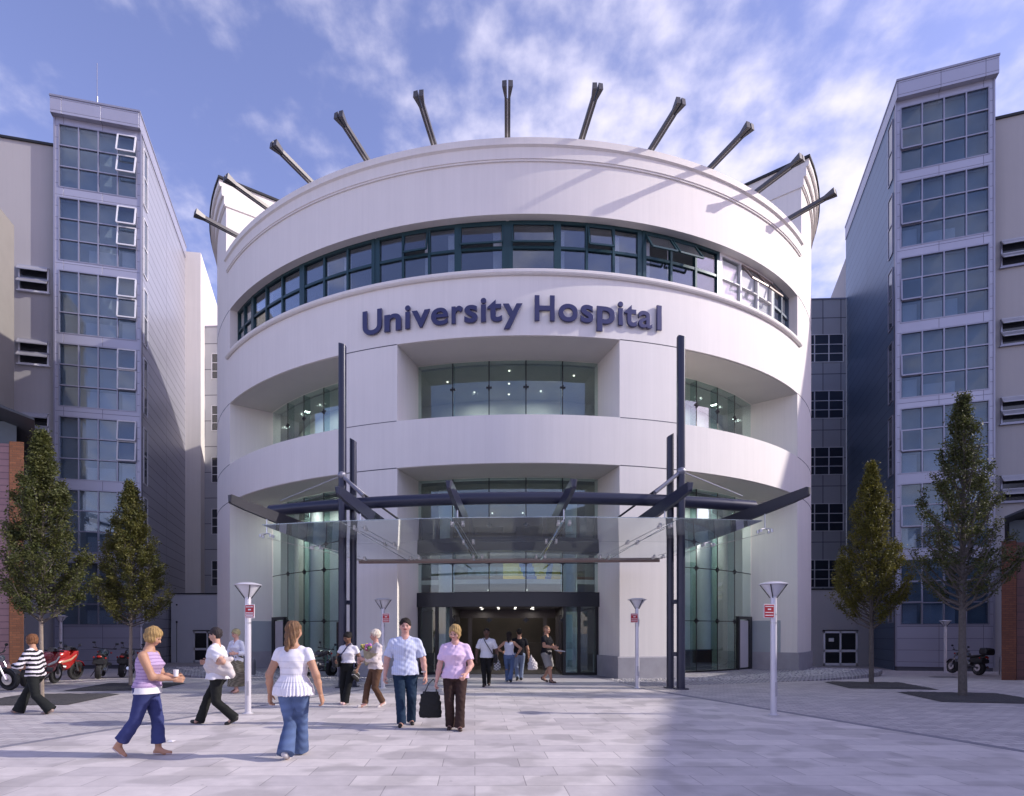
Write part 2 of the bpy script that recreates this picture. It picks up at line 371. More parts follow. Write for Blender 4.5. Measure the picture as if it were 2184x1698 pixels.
cbo = cb.build('cobble_paving', M_cob); cbo.location = (0, CY, 0); tag(cbo, 'curved apron of rough cobbles around the foot of the round hospital front', 'paving', kind='structure')
# threshold slabs in front of the doors
tb = MB(); tb.arc(12.8, 18.25, -11.5, 11.5, -0.1, 0.010, 3); tbo = tb.build('entrance_paving', mat('entrance_slabs', (0.47, 0.45, 0.47), 0.6, var=0.08, vscale=2)); tbo.location = (0, CY, 0)
tag(tbo, 'plain paving leading through the entrance doors', 'paving', kind='structure')
# loose stones in the strip by the piers (uncountable)
pv, pq = [], []
for i in range(2600):
    t = rad(random.choice((-1, 1)) * random.uniform(11.7, 58)); rr = random.uniform(15.75, 17.3) if abs(t) > rad(23) or random.random() < .7 else random.uniform(15.75, 16.6)
    c = np.array((rr * sin(t), CY - rr * cos(t), 0.008)); s = random.uniform(0.02, 0.05); n = len(pv)
    a0 = random.uniform(0, 6.28)
    for kx, r_, z_ in ((0, 1, 0), (1, .8, .7)):
        for j in range(5): a = a0 + j * 2 * pi / 5 + random.uniform(-.2, .2); pv.append(tuple(c + np.array((cos(a) * s * r_, sin(a) * s * r_ * .8, z_ * s * .6 + 0.0))))
    pv.append(tuple(c + np.array((0, 0, s * .62))))
    for j in range(5):
        k = (j + 1) % 5; pq += [(n + j, n + k, n + 5 + k), (n + j, n + 5 + k, n + 5 + j), (n + 5 + j, n + 5 + k, n + 10)]
tag(mesh_np('pebbles', pv, pq, mat('pale_pebbles', (0.50, 0.48, 0.47), 0.8, var=0.3, vscale=9), smooth=False), 'loose pale stones along the foot of the round facade', 'stones', kind='stuff')

# ================================================================ the round hospital building
H = thing('hospital_building', 'white round-fronted hospital building with curved window band and open balcony level', 'building', (0, CY, 0))
def P(name, mb, m, parent=None, **k): return mb.build(name, m, parent or H, **k)
TE = 50.0
g = MB(); g.arc(14.7, R, -51.5, 51.5, 15.37, 17.08); P('parapet_wall', g, M_render, sharp=25)
g = MB()
g.arc(14.9, R + 0.05, -51.2, 51.2, 17.08, 17.14); g.arc(14.9, R + 0.08, -51.2, 51.2, 17.14, 17.51); g.arc(14.9, R + 0.08, -51.2, 51.2, 17.51, 17.55, R1t=R + .15)
g.arc(14.85, R + 0.16, -51.2, 51.2, 17.55, 17.77); P('parapet_coping', g, M_render, sharp=25)
# band carrying the sign
g = MB(); g.arc(13.3, R, -TE, TE, 11.36, 13.38); P('sign_band_wall', g, M_render, sharp=25)
g = MB(); g.arc(14.2, R + 0.13, -51.2, 51.2, 13.38, 13.50); g.arc(14.2, R + .07, -51.2, 51.2, 13.33, 13.38, R1t=R + .13); P('window_sill', g, M_render, sharp=25, bevel=0.02)
# balcony
g = MB(); g.arc(13.3, R, -TE, TE, 7.15, 8.75); P('balcony_wall', g, M_render, sharp=25)
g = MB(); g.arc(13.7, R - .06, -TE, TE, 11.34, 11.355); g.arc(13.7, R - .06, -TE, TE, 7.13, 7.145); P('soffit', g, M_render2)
# piers
for s in (-1, 1):
    for z0, z1 in ((0.72, 7.13), (8.75, 11.34)):
        g = MB(); g.arc(13.3, R, s * 14.0, s * 22.4, z0, z1); P('pier', g, M_render, sharp=25)
    g = MB(); g.arc(13.3, R + 0.07, s * 13.7, s * 22.7, 0, 0.70); g.arc(13.3, R + .07, s * 13.7, s * 22.7, .70, .74, R1t=R); P('pier_plinth', g, M_stone)
    # side of the building: solid sector, taller, open end face towards the plaza
    g = MB(); g.arc(13.3, R, s * TE, s * 52.2, 0.72, 17.21)
    g.arc(13.3, R, s * 52.2, s * 150, 0.0, 20.1, 3)
    P('side_wall', g, M_render, sharp=25)
    def rp(r, t): t = rad(t); return (r * sin(t), -r * cos(t))
    ins = [rp(13.3, s * a) for a in range(53, 151, 6)]
    g = MB(); g.prism([rp(13.31, s * 52.2), rp(5.5, s * 66)] + [rp(5.5, s * 120)] + [rp(13.31, s * 150)] + [rp(13.31, s * a) for a in range(144, 53, -6)], 15.0, 20.1)
    P('upper_block', g, M_render, smooth=False)
    g = MB()
    for z0, z1, o0 in ((20.1, 20.16, .06), (20.16, 20.50, .10), (20.50, 20.56, .19), (20.56, 20.88, .20), (20.88, 20.94, .28), (20.94, 21.16, .30)):
        g.arc(13.3, R + o0, s * 52.0, s * 150, z0, z1, 3)
        g.prism([rp(13.31, s * (52.2 - o0 * 1.6)), rp(5.5, s * (66 - o0 * 4))] + [rp(5.5, s * 120)] + [rp(13.31, s * 150)] + [rp(13.31, s * a) for a in range(144, 53, -6)], z0, z1)
    P('cornice', g, M_render, sharp=25)
    g = MB(); g.arc(13.0, R + 0.36, s * 51.6, s * 150, 21.16, 21.25, 3)
    g.prism([rp(13.01, s * 51.7), rp(5.3, s * 64)] + [rp(5.3, s * 120)] + [rp(13.01, s * 150)] + [rp(13.01, s * a) for a in range(144, 52, -6)], 21.16, 21.25)
    P('roof_edge', g, M_black, sharp=25)
    g = MB(); g.arc(13.3, R + 0.07, s * 49.8, s * 63, 0, 0.72); P('side_plinth', g, M_stone)
    # joint lines on the plain strip and end face
    g = MB()
    for z in (7.15, 8.75, 11.36): g.arc(R - .02, R + .004, s * 50.1, s * 75, z - .012, z + .012)
    for z in (7.15, 8.75, 11.36): g.arc(R - .02, R + .004, s * 14.1, s * 22.3, z - .012, z + .012)
    for z in (15.37,): g.arc(R - .02, R + .004, s * 50.2, s * 75, z - .012, z + .012)
    P('panel_joint', g, M_joint)
    # service door in the deep reveal
    T = Matrix.Rotation(rad(s * TE), 4, 'Z')
    g = MB(); g.box(-0.03 * s, 0.0, -14.85, -13.72, 0.05, 2.05, T=Matrix.Rotation(rad(s * TE), 4, 'Z'))
    d_ = P('service_door', g, mat('grey_green_door', (0.36, 0.40, 0.43), 0.5, var=0.04))
    g = MB(); g.box(-0.07 * s, -0.031 * s, -14.72, -14.68, 0.95, 1.25, T=T); P('handle', g, M_steel, d_)
g = MB(); g.arc(0.0, 14.8, -180, 180, 17.0, 17.12, 6); P('roof', g, mat('roof_membrane', (0.3, 0.3, 0.32), 0.9))
# window band
bays = [(0.45, 6.15, 1), (6.55, 17.35, 3), (18.1, 30.25, 3), (30.75, 43.4, 3), (43.8, 49.9, 2)]
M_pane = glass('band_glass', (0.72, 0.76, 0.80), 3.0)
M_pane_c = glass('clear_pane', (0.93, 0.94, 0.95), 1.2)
RB = 15.14; Z0, Z1 = 13.50, 15.37
M_blind = mat('white_blinds', (0.86, 0.85, 0.84), 0.8, var=0.05, vscale=3)
for s in (-1, 1):
    for bi, (a, b, n) in enumerate(bays):
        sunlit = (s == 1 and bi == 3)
        fm = M_green if not (s == 1 and bi >= 3) else mat('glare_white_frame', (0.72, 0.71, 0.70), 0.5) if sunlit else mat('grey_frame', (0.12, 0.15, 0.19), 0.4, 0.3)  # sunlit bay's frame is coloured near-white to stand for sun glare
        g = MB(); a_, b_ = s * a, s * b
        g.arc(RB - .1, RB + .03, a_, b_, Z0, Z0 + .07); g.arc(RB - .1, RB + .03, a_, b_, Z1 - .10, Z1)
        zm = Z0 + .98; tr_h = .02 if sunlit else .045; g.arc(RB - .1, RB + .025, a_, b_, zm - tr_h, zm + tr_h)
        for k in range(n + 1):
            t = a + (b - a) * k / n; hw = .24 if k in (0, n) else .16
            g.arc(RB - .1, RB + .04, s * (t - hw), s * (t + hw), Z0 + .005, Z1 - .005)
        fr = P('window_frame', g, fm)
        g = MB()
        opened = {(1, 0): [(0, 1)], (-1, 0): [(0, 1)], (1, 1): [(1, 1)], (-1, 1): [(1, 1)], (1, 2): [(0, 1), (1, 1)], (1, 3): [(1, 1), (2, 1)]}.get((s, bi), [])
        for k in range(n):
            t0, t1 = a + (b - a) * k / n + .2, a + (b - a) * (k + 1) / n - .2
            for row, (za, zb) in enumerate(((Z0 + .07, zm - .045), (zm + .045, Z1 - .10))):
                if (k, row) in opened: continue
                g.arc(RB - .05, RB - .03, s * t0, s * t1, za, zb, 20)
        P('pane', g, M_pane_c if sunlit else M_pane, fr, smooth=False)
        for (k, row) in opened:   # top-hung sash swung outwards
            t0, t1 = a + (b - a) * k / n + .2, a + (b - a) * (k + 1) / n - .2
            za, zb = zm + .045, Z1 - .12; out_ = .42 if s == 1 and bi >= 2 else 0.16
            q = [(RB + .03) * 1.0, (RB + .03 + out_)]
            def pt(t, u, d=0): # u 0 at hinge, 1 at bottom
                r_ = q[0] + (q[1] - q[0]) * u + d; z = zb - (zb - za - .03 - out_ * .12) * u
                return (r_ * sin(rad(s * t)), -r_ * cos(rad(s * t)), z)
            g = MB(); w_ = .045
            for pa, pb in (((t0, 0), (t1, 0)), ((t0, 1), (t1, 1)), ((t0, 0), (t0, 1)), ((t1, 0), (t1, 1))):
                g.bar(pt(*pa), pt(*pb), .055, .055)
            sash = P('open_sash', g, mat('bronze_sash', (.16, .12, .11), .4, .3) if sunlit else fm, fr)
            g = MB(); e = .2
            g.hexa([pt(t0 + e, 1 - .04), pt(t1 - e, 1 - .04), pt(t1 - e, 1 - .04, -.015), pt(t0 + e, 1 - .04, -.015),
                    pt(t0 + e, .04), pt(t1 - e, .04), pt(t1 - e, .04, -.015), pt(t0 + e, .04, -.015)])
            o = g.build('pane_of_open_sash', M_pane_c if sunlit else M_pane, fr, smooth=False)
        # blinds and curtains just behind
        g = MB(); any_ = False
        for k in range(n):
            t0, t1 = a + (b - a) * k / n + .3, a + (b - a) * (k + 1) / n - .3
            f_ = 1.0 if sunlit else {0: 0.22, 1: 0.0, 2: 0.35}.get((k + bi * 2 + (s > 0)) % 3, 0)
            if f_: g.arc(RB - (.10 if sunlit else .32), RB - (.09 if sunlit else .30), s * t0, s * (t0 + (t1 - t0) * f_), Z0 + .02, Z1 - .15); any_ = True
        if any_: P('blind', g, M_blind)
    # wide posts between bays
    for t0, t1 in ((6.0, 6.7), (17.2, 18.25), (30.1, 30.9), (43.25, 43.95)): g = MB(); g.arc(RB - .16, RB + .02, s * t0, s * t1, Z0 + .01, Z1 - .01); P('window_post', g, M_green)
g = MB(); g.arc(RB - .16, RB + .02, -.6, .6, Z0 + .01, Z1 - .01); P('window_post', g, M_green)
# rooms behind the window band, balcony level and hall
M_bright = mat('bright_inner_wall', (.70, .74, .72), .8)
for s in (-1, 1):
    g = MB(); g.arc(11.7, 11.8, s * 20, s * 80, 0.0, 7.0, 4); g.arc(11.8, 13.3, s * 78, s * 80, 0, 7.0, 4); P('inner_side_wall', g, M_bright)
    g = MB(); g.arc(11.7, 11.8, s * 20, s * 80, 8.76, 11.3, 4); g.arc(11.8, 13.3, s * 78, s * 80, 8.76, 11.3, 4); P('inner_side_wall', g, M_bright)
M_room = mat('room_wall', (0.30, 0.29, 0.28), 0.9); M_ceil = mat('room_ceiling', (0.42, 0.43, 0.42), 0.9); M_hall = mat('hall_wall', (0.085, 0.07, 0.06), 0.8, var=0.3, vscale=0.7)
g = MB(); g.arc(9.6, 9.9, -58, 58, 7.2, 15.3, 6); P('inner_wall', g, mat('upper_inner_wall', (.55, .55, .53), .9))
g = MB(); g.arc(9.6, 14.9, -52, 52, 15.30, 15.365, 4); g.arc(9.6, 13.28, -80, 80, 11.3, 11.335, 4); P('ceiling', g, M_ceil)
g = MB()
for t, r_ in ((.3, 12.9), (.3, 11.7), (.3, 10.6), (-11, 12.2), (11.5, 12.6), (-27, 12.6), (27, 12.6)):
    g.lathe([(0.001, 0), (.035, 0), (.035, .03)], (r_ * sin(rad(t)), -r_ * cos(rad(t)), 11.262), 10)
P('downlight', g, mat('lit_downlight', (1, .93, .8), emit=1.3))
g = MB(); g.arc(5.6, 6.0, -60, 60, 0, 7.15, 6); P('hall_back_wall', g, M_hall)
g = MB(); g.arc(5.6, 13.28, -80, 80, 7.0, 7.12, 4); g.arc(11.8, 13.28, -80, -50, 8.7, 8.745, 4); g.arc(11.8, 13.28, 50, 80, 8.7, 8.745, 4); P('hall_ceiling', g, mat('hall_ceiling', (0.16, .16, .155), .8))
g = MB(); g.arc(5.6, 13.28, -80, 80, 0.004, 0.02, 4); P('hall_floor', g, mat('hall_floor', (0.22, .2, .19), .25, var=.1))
g = MB(); g.arc(6.0, 11.2, -50, 50, 3.5, 3.68, 3); P('mezzanine', g, mat('mezzanine_edge', (0.55, .55, .57), .6))
g = MB(); g.arc(11.17, 11.19, -50, 50, 3.8, 4.7, 3); P('balustrade', g, glass('rail_glass', (.75, .85, .85), 1.5))
g = MB()
for t in (-43, -31, -19.5, -11.0, 11.0, 19.5, 31, 43): g.lathe([(.30, 0.02), (.30, 7.0)], (12.35 * sin(rad(t)), -12.35 * cos(rad(t)), 0), 20)
P('hall_column', g, mat('column_white', (0.66, .68, .68), .6))
# abstract mural of broad colour shapes inside the hall
g = MB(); cols = [mat('mural_ochre', (.42, .30, .04), .6), mat('mural_blue', (.03, .06, .22), .6), mat('mural_brown', (.25, .11, .04), .6)]
g.arc(6.02, 6.06, -2, 30, 3.8, 6.9); g.cur = 1
for i in range(14):
    u = i / 13; g.arc(6.07, 6.10, 2 + 7 * u * u, 5 + 9 * u, 3.8 + 3.0 * (1 - u) - .02, 4.03 + 3.0 * (1 - u)); g.arc(6.07, 6.10, 17 + 6 * u, 20 + 4 * u, 3.8 + 3 * u, 4.03 + 3 * u)
g.cur = 2; g.arc(6.02, 6.06, 30, 46, 3.8, 6.9)
P('mural', g, cols)
# glazing: balcony level
M_gl = glass('green_tint_glass', (0.84, 0.92, 0.91), 1.8)
M_gl2 = glass('hall_glass', (0.84, 0.925, 0.93), 1.8)
RG = 13.65
def panes(ts, z0, z1, m, nm='glass_pane'):
    for a, b in zip(ts[:-1], ts[1:]):
        g = MB(); g.arc(RG - .006, RG + .006, a + .06, b - .06, z0, z1, 20); P(nm, g, m, smooth=False)
cen = [-13.95 + 27.9 * k / 5 for k in range(6)]
sid = [22.4, 27.4, 32.5, 37.9, 43.3, 49.9]
panes(cen, 8.76, 11.33, M_gl)
for s in (-1, 1): panes([s * t for t in sid] if s > 0 else [-t for t in sid][::-1], 8.76, 11.33, M_gl)
def fins(ts, z0, z1):
    g = MB()
    for t in ts:
        T = Matrix.Rotation(rad(t), 4, 'Z'); g.box(-.012, .012, -RG + .01, -RG + .30, z0, z1, T=T)
    P('glass_fin', g, glass('fin_glass', (.7, .82, .8), 1.2), smooth=False)
    g = MB()
    for t in ts:
        T = Matrix.Rotation(rad(t), 4, 'Z'); g.box(-.018, .018, -RG - .008, -RG + .012, z0, z1, T=T)
        zs = [z1 - (z1 - z0) * .37] if z1 - z0 < 4 else [2.0, 4.05]
        for z in zs:
            g.box(-.10, .10, -RG - .03, -RG + .05, z - .03, z + .03, T=T); g.box(-.03, .03, -RG - .03, -RG + .05, z - .09, z + .09, T=T)
    P('glass_joint', g, M_black)
fins(cen[1:-1], 8.76, 11.33); fins(cen[1:-1], 3.02, 7.12)
for s in (-1, 1):
    ts = [s * t for t in sid[1:-1]]; fins(ts, 8.76, 11.33); fins(ts, 0.05, 7.12)
    tt = ts and ([s * t for t in sid] if s > 0 else [-t for t in sid][::-1])
    for z0, z1 in ((0.03, 1.985), (2.015, 4.035), (4.065, 7.12)): panes(tt, z0, z1, M_gl2)
    g = MB()
    for z in (2.0, 4.05): g.arc(RG - .012, RG + .014, s * 22.4, s * 49.9, z - .014, z + .014)
    g.arc(RG - .06, RG + .04, s * 22.4, s * 49.9, 0.0, .06)
    P('glazing_rail', g, M_black)
    # framed side door
    g = MB(); R_ = RG + .03
    for a, b, z0, z1 in ((44.0, 44.5, 0, 2.1), (48.3, 49.6, 0, 2.1), (44.0, 49.6, 2.1, 2.22)): g.arc(R_ - .06, R_ + .06, s * a, s * b, z0, z1)
    fr = P('side_door_frame', g, M_black)
    g = MB(); g.arc(R_ - .02, R_ + .02, s * 44.6, s * 48.2, .08, 2.05, 4); P('side_door', g, mat('door_panel', (.55, .52, .53), .5), fr)
    g = MB(); g.arc(11.82, 11.86, s * 31, s * 39, .1, 2.0); P('dark_screen', g, M_black)
for z0, z1 in ((4.065, 7.12), (3.02, 4.035)): panes(cen, z0, z1, M_gl2)
g = MB(); g.arc(RG - .012, RG + .014, -13.9, 13.9, 4.036, 4.064); P('glazing_rail', g, M_black)
# entrance portal
g = MB(); g.arc(RG - .25, RG + .12, -13.98, 13.98, 2.48, 3.0); P('entrance_beam', g, mat('portal_grey', (.028, .032, .04), .3, .3))
g = MB()
for t in (-13.7, -8.6, 8.6, 13.7, -10.9, 10.9): g.arc(RG - .1, RG + .05, t - .22, t + .22, 0, 2.48)
g.arc(RG - .1, RG + .05, -13.9, -8.5, 0, .1); g.arc(RG - .1, RG + .05, 8.5, 13.9, 0, .1)
fr = P('entrance_frame', g, M_black)
for s in (-1, 1):
    for a, b in ((8.85, 10.65), (11.15, 13.45)):
        g = MB(); g.arc(RG - .03, RG - .015, s * a, s * b, .1, 2.48, 20); P('pane', g, M_gl2, fr, smooth=False)
# inner lobby: side screens, ceiling and inner doorway
g = MB()
for s in (-1, 1):
    for r_ in (12.8, 12.0, 11.2, 10.4):
        g.lathe([(.035, 0), (.035, 2.5)], (s * 2.0, -r_, 0), 8)
    g.box(s * 2.0 - .03, s * 2.0 + .03, -13.3, -10.3, 0, .12); g.box(s * 2.0 - .04, s * 2.0 + .04, -13.3, -10.3, 2.2, 2.5)
    g.box(s * 1.55 - .08, s * 1.55 + .08, -10.36, -10.2, 0, 2.5)
g.box(-2.0, 2.0, -10.4, -10.2, 2.15, 2.5)
P('lobby_frame', g, mat('lobby_bronze', (.05, .04, .04), .35, .3))
g = MB(); g.box(-3.2, 3.2, -13.35, -8.2, 2.5, 2.6); P('lobby_ceiling', g, mat('lobby_ceiling', (.22, .2, .2), .6))
g = MB()
for x in (-1.0, -.35, .3, .95):
    for y in (-12.6, -11.3, -9.4): g.lathe([(.001, 0), (.045, 0), (.045, .02)], (x, y, 2.478), 8)
P('lobby_downlight', g, mat('lit_lobby_lamp', (1, .95, .85), emit=1.6))
g = MB()
for s, a in ((-1, 2.0), (1, 2.0)): g.box(s * a - .006, s * a + .006, -12.8, -10.4, .12, 2.2)
P('lobby_screen', g, glass('lobby_glass', (.8, .86, .86), 1.5), smooth=False)
g = MB(); g.box(1.98, 2.9, -13.38, -13.34, .15, 2.3); fr = P('sliding_door', g, glass('door_glass', (.75, .82, .82), 1.5), smooth=False)
g = MB(); g.box(2.05, 2.35, -13.40, -13.385, .55, .95); g.box(2.05, 2.35, -13.40, -13.385, 1.2, 2.2); g.box(2.12, 2.25, -13.405, -13.401, 1.25, 1.55)
P('notice', g, mat('pale_green_notice', (.45, .55, .52), .6), fr)
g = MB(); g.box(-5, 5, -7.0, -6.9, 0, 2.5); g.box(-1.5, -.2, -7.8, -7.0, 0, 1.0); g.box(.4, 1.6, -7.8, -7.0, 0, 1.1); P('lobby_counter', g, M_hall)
# roof floodlight brackets reaching out over the parapet
for k in range(-5, 6):
    t = k * 9.186; T = Matrix.Rotation(rad(t), 4, 'Z')
    g = MB()
    for s in (-1, 1):
        A, B, C_ = (s * .055, -14.6, 17.86), (s * .055, -16.85, 18.12), (s * .095, -17.22, 18.18)
        g.bar(T @ Vector(A), T @ Vector(B), .075, .12); g.bar(T @ Vector(B), T @ Vector(C_), .075, .12, w2=.14, h2=.22)
    br = P('light_bracket', g, mat('grey_bracket', (.11, .105, .105), .45, .4), smooth=False)
    g = MB(); g.bar(T @ Vector((0, -14.65, 17.82)), T @ Vector((0, -16.8, 18.07)), .035, .02); P('light_strip', g, mat('pale_strip', (.6, .58, .55), .5), br)
# ceiling fittings added behind the glass, each with a lamp brightening the rooms
def fitting(t, r_, z, watts, ln=1.2):
    T = Matrix.Rotation(rad(t), 4, 'Z'); g = MB(); c_ = T @ Vector((0, -r_, z)); g.lathe([(0, 0), (.035, 0), (.035, .05)], tuple(c_), 12); P('added_ceiling_light', g, mat('added_fitting', (1, .97, .9), emit=.7), smooth=False)
    ld = bpy.data.lights.new('room_fill_lamp', 'AREA'); ld.shape = 'RECTANGLE'; ld.size = ln; ld.size_y = .3; ld.energy = watts * 1.15; ld.color = (1, .96, .88)
    lo = bpy.data.objects.new('room_fill_lamp', ld); sc.collection.objects.link(lo); lo.parent = H; lo.location = T @ Vector((0, -r_, z - .02)); lo.rotation_euler = (0, 0, rad(t))
for s in (-1, 1):
    for t in (25, 32, 39, 46, 56): fitting(s * t, 12.7, 6.93, 16, .2); fitting(s * t, 12.7, 11.24, 6, .2)
    fitting(s * 7, 11.0, 11.24, 14, .3); fitting(s * 6, 10.6, 6.93, 40, .3); fitting(s * 5, 7.9, 6.93, 18, .3); fitting(s * 6, 8.2, 3.42, 5, .3); fitting(s * 5, 11.6, 2.44, 7, .3)
# handrail, sign letters
sgn = thing('hospital_sign', 'dark blue raised letters reading University Hospital on the white curved band', 'sign', (0, CY, 11.8))
glyphs = [('U', -18.71, -15.97), ('n', -15.61, -13.3), ('i', -12.80, -12.11), ('v', -11.92, -9.54), ('e', -9.42, -7.25), ('r', -6.84, -5.41), ('s', -5.25, -3.62),
          ('i', -3.25, -2.56), ('t', -2.44, -0.65), ('y', -0.55, 1.80), ('H', 3.28, 5.71), ('o', 6.17, 8.57), ('s', 8.89, 10.51), ('p', 10.92, 13.27),
          ('i', 13.64, 14.32), ('t', 14.50, 16.15), ('a', 16.35, 18.25), ('l', 18.90, 19.58)]
M_let = mat('navy_letters', (.035, .035, .11), .35, .1, var=.05, coat=.3)
def text_mesh(s_, size, extrude, offset=0.0, bevel=0.0, name='letter'):
    cu = bpy.data.curves.new(name, 'FONT'); cu.body = s_; cu.size = size; cu.extrude = extrude; cu.offset = offset; cu.bevel_depth = bevel; cu.bevel_resolution = 1
    ob = bpy.data.objects.new(name, cu); sc.collection.objects.link(ob)
    me = bpy.data.meshes.new_from_object(ob.evaluated_get(bpy.context.evaluated_depsgraph_get()))
    bpy.data.objects.remove(ob); return me
capme = text_mesh('H', 1, .01, .02); cap = max(v.co.y for v in capme.vertices); caps = .80 / cap
for ch, t0, t1 in glyphs:
    me = text_mesh(ch, 1.0, .032, .016 if ch not in 'ea' else .010, .010)
    xs_ = [v.co.x for v in me.vertices]; x0, x1 = min(xs_), max(xs_); wd = (t1 - t0) / 57.2958 * 15.6
    t = rad((t0 + t1) / 2); sx_ = wd / (x1 - x0)
    T = Matrix.Rotation(t, 4, 'Z')
    for v in me.vertices:
        x, y, z = v.co; v.co = T @ Vector(((x - (x0 + x1) / 2) * sx_, -(R + .075 + z * .9), .02 + y * caps))
    o = bpy.data.objects.new('letter', me); sc.collection.objects.link(o); o.parent = sgn; me.materials.append(M_let); o['label'] = 'letter %s' % ch
# ================================================================ glazed towers, wings, links
M_clad = joints('metal_cladding', (0.42, 0.42, 0.50), (0.14, 0.14, 0.18), 1.9, 0.62, 0.012, rough=0.38, metal=0.45, var=0.03, plane='XZ')
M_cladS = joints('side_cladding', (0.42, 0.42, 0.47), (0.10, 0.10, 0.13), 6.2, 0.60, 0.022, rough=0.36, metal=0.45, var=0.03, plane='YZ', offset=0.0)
M_cladD = joints('shaded_cladding', (0.13, 0.19, 0.28), (0.04, 0.06, 0.09), 6.2, 0.60, 0.016, rough=0.42, metal=0.45, var=0.03, plane='YZ', offset=0.0)  # flank cladding again, coloured darker for the side turned from the sun
M_mull = mat('silver_mullion', (0.32, 0.32, 0.39), 0.35, 0.5)
M_white_fr = mat('white_window_frame', (0.72, 0.72, 0.76), 0.45)
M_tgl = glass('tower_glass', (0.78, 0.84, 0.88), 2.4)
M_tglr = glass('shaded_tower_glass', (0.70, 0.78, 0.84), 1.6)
M_tint = mat('tower_room', (0.30, 0.34, 0.38), 0.9, var=0.2, vscale=0.5)
M_tbl = mat('tower_blind', (0.52, 0.55, 0.62), 0.8)
AL = 17.08
def tower(s, label):
    t = thing('glazed_tower', label, 'tower', (s * 20.56, 34.0, 0), -s * rad(AL), 'glazed stair towers either side of the round building')
    A, B, TOP = 4.23, 12.3, 29.62
    def bx(g, x0, x1, *r): x0, x1 = sorted((s * x0, s * x1)); return g.box(x0, x1, *r)
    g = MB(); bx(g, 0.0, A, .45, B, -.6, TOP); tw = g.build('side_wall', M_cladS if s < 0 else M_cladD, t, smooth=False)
    g = MB(); zt = 29.27; bx(g, 0, A, 0, .445, zt, TOP)
    for k in range(7): bx(g, 0, A, 0, .445, zt - 3.98 * (k + 1), zt - 3.98 * k - 3.42)
    bx(g, 0, A, 0.0, .445, -.25, zt - 3.98 * 7)
    for k in range(7): z1 = zt - 3.98 * k; bx(g, 0, .2, 0, .445, z1 - 3.42, z1); bx(g, A - .2, A, 0, .445, z1 - 3.42, z1)
    bx(g, -.02, A + .02, -.04, .0, -.6, 1.0) if False else None
    g.build('front_cladding', M_clad, t, smooth=False)
    g = MB(); bx(g, .04, A - .02, .05, .44, -.6, -.25); g.build('dark_base', M_joint, t, smooth=False)
    g = MB(); bx(g, -.04, A + .12, -.30, .6, TOP, 30.48); bx(g, -.04, A + .02, .6, B, TOP, 30.48); g.build('cornice', M_clad, t, smooth=False)
    g = MB(); bx(g, -.07, A + .15, -.34, B + .03, 30.48, 30.58); g.build('roof_edge', M_mull, t, smooth=False)
    g = MB(); bx(g, -.05, .03, -.05, .03, -.25, TOP); bx(g, A - .03, A + .05, -.05, .03, -.25, TOP); g.build('corner_trim', M_mull, t, smooth=False)
    W = (A - .4) / 4; ww = .06
    for k in range(7):
        z1 = zt - 3.98 * k; z0 = z1 - 3.42; h = 3.42 / 3
        g = MB()
        for c in range(5): x = .2 + W * c; bx(g, x - ww / 2, x + ww / 2, -.03, .12, z0, z1)
        for r_ in range(4): z = z0 + h * r_; bx(g, .2, A - .2, -.02, .11, z - ww / 2, z + ww / 2)
        fr = g.build('window', M_mull, t, smooth=False)
        # inner column nearest the round building has vents
        g = MB(); sash = MB()
        for c in range(4):
            for r_ in range(3):
                x0, x1 = .2 + W * c + .03, .2 + W * (c + 1) - .03; za, zb = z0 + h * r_ + .03, z0 + h * (r_ + 1) - .03
                vent = c == 0 and ((s < 0 and ((r_ == 2 and k < 5) or (r_ == 1 and k < 5))) or (s > 0 and r_ == 1))
                if vent:
                    o_ = [.34, .30, .16, .08, .16, .05, .05][k] if s < 0 else .06
                    if s < 0 and r_ == 1 and k in (1,): o_ = .2
                    p = lambda x, u: (s * x, -.04 - o_ * u, zb - (zb - za) * u)
                    for a_, b_ in (((x0, 0), (x1, 0)), ((x0, 1), (x1, 1)), ((x0, 0), (x0, 1)), ((x1, 0), (x1, 1))): sash.bar(p(*a_), p(*b_), .07, .07)
                    g.hexa([p(x0, 1), p(x1, 1), (s * x1, -.05 - o_, za), (s * x0, -.05 - o_, za), p(x0, 0), p(x1, 0), (s * x1, -.05, zb), (s * x0, -.05, zb)])
                else:
                    q_ = [random.uniform(.045, .062) for _ in range(4)]
                    g.hexa([(s * x0, q_[0], za), (s * x1, q_[1], za), (s * x1, .08, za), (s * x0, .08, za), (s * x0, q_[2], zb), (s * x1, q_[3], zb), (s * x1, .08, zb), (s * x0, .08, zb)])
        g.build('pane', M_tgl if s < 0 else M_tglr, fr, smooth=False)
        if sash.v: sash.build('vent_frame', M_white_fr if s < 0 else M_mull, fr, smooth=False)
        g = MB(); bx(g, .2, A - .2, .40, .445, z0, z1); g.build('room_back', M_tint, t, smooth=False)
        if 0 < k < 7:
            g = MB(); r0 = random.uniform(-.1, .1)
            bx(g, 1.25 + r0, 2.75 + r0, .30, .33, z0 + .05, z0 + h * random.uniform(.62, .95)); bx(g, .35, 1.0, .30, .33, z0 + .05, z0 + h * .9)
            g.build('blind', M_tbl, fr, smooth=False)
    # slim window strip round the corner on the side wall
    for k in range(7):
        z1 = zt - 3.98 * k - .1; z0 = z1 - 3.2; g = MB()
        xo = -.05
        for y0, y1 in ((.55, .62), (1.35, 1.42)): bx(g, -.05, .02, y0, y1, z0, z1)
        for z in (z0, z0 + 1.6, z1): bx(g, -.05, .02, .62, 1.35, z - .03, z + .03)
        f2 = g.build('side_window', M_white_fr if s < 0 else M_mull, t, smooth=False)
        g = MB(); bx(g, -.02, -.005, .62, 1.35, z0 + .03, z1 - .03); g.build('pane', mat('strip_glass', (.05, .06, .08), .08, 0, spec=1.0), f2, smooth=False)
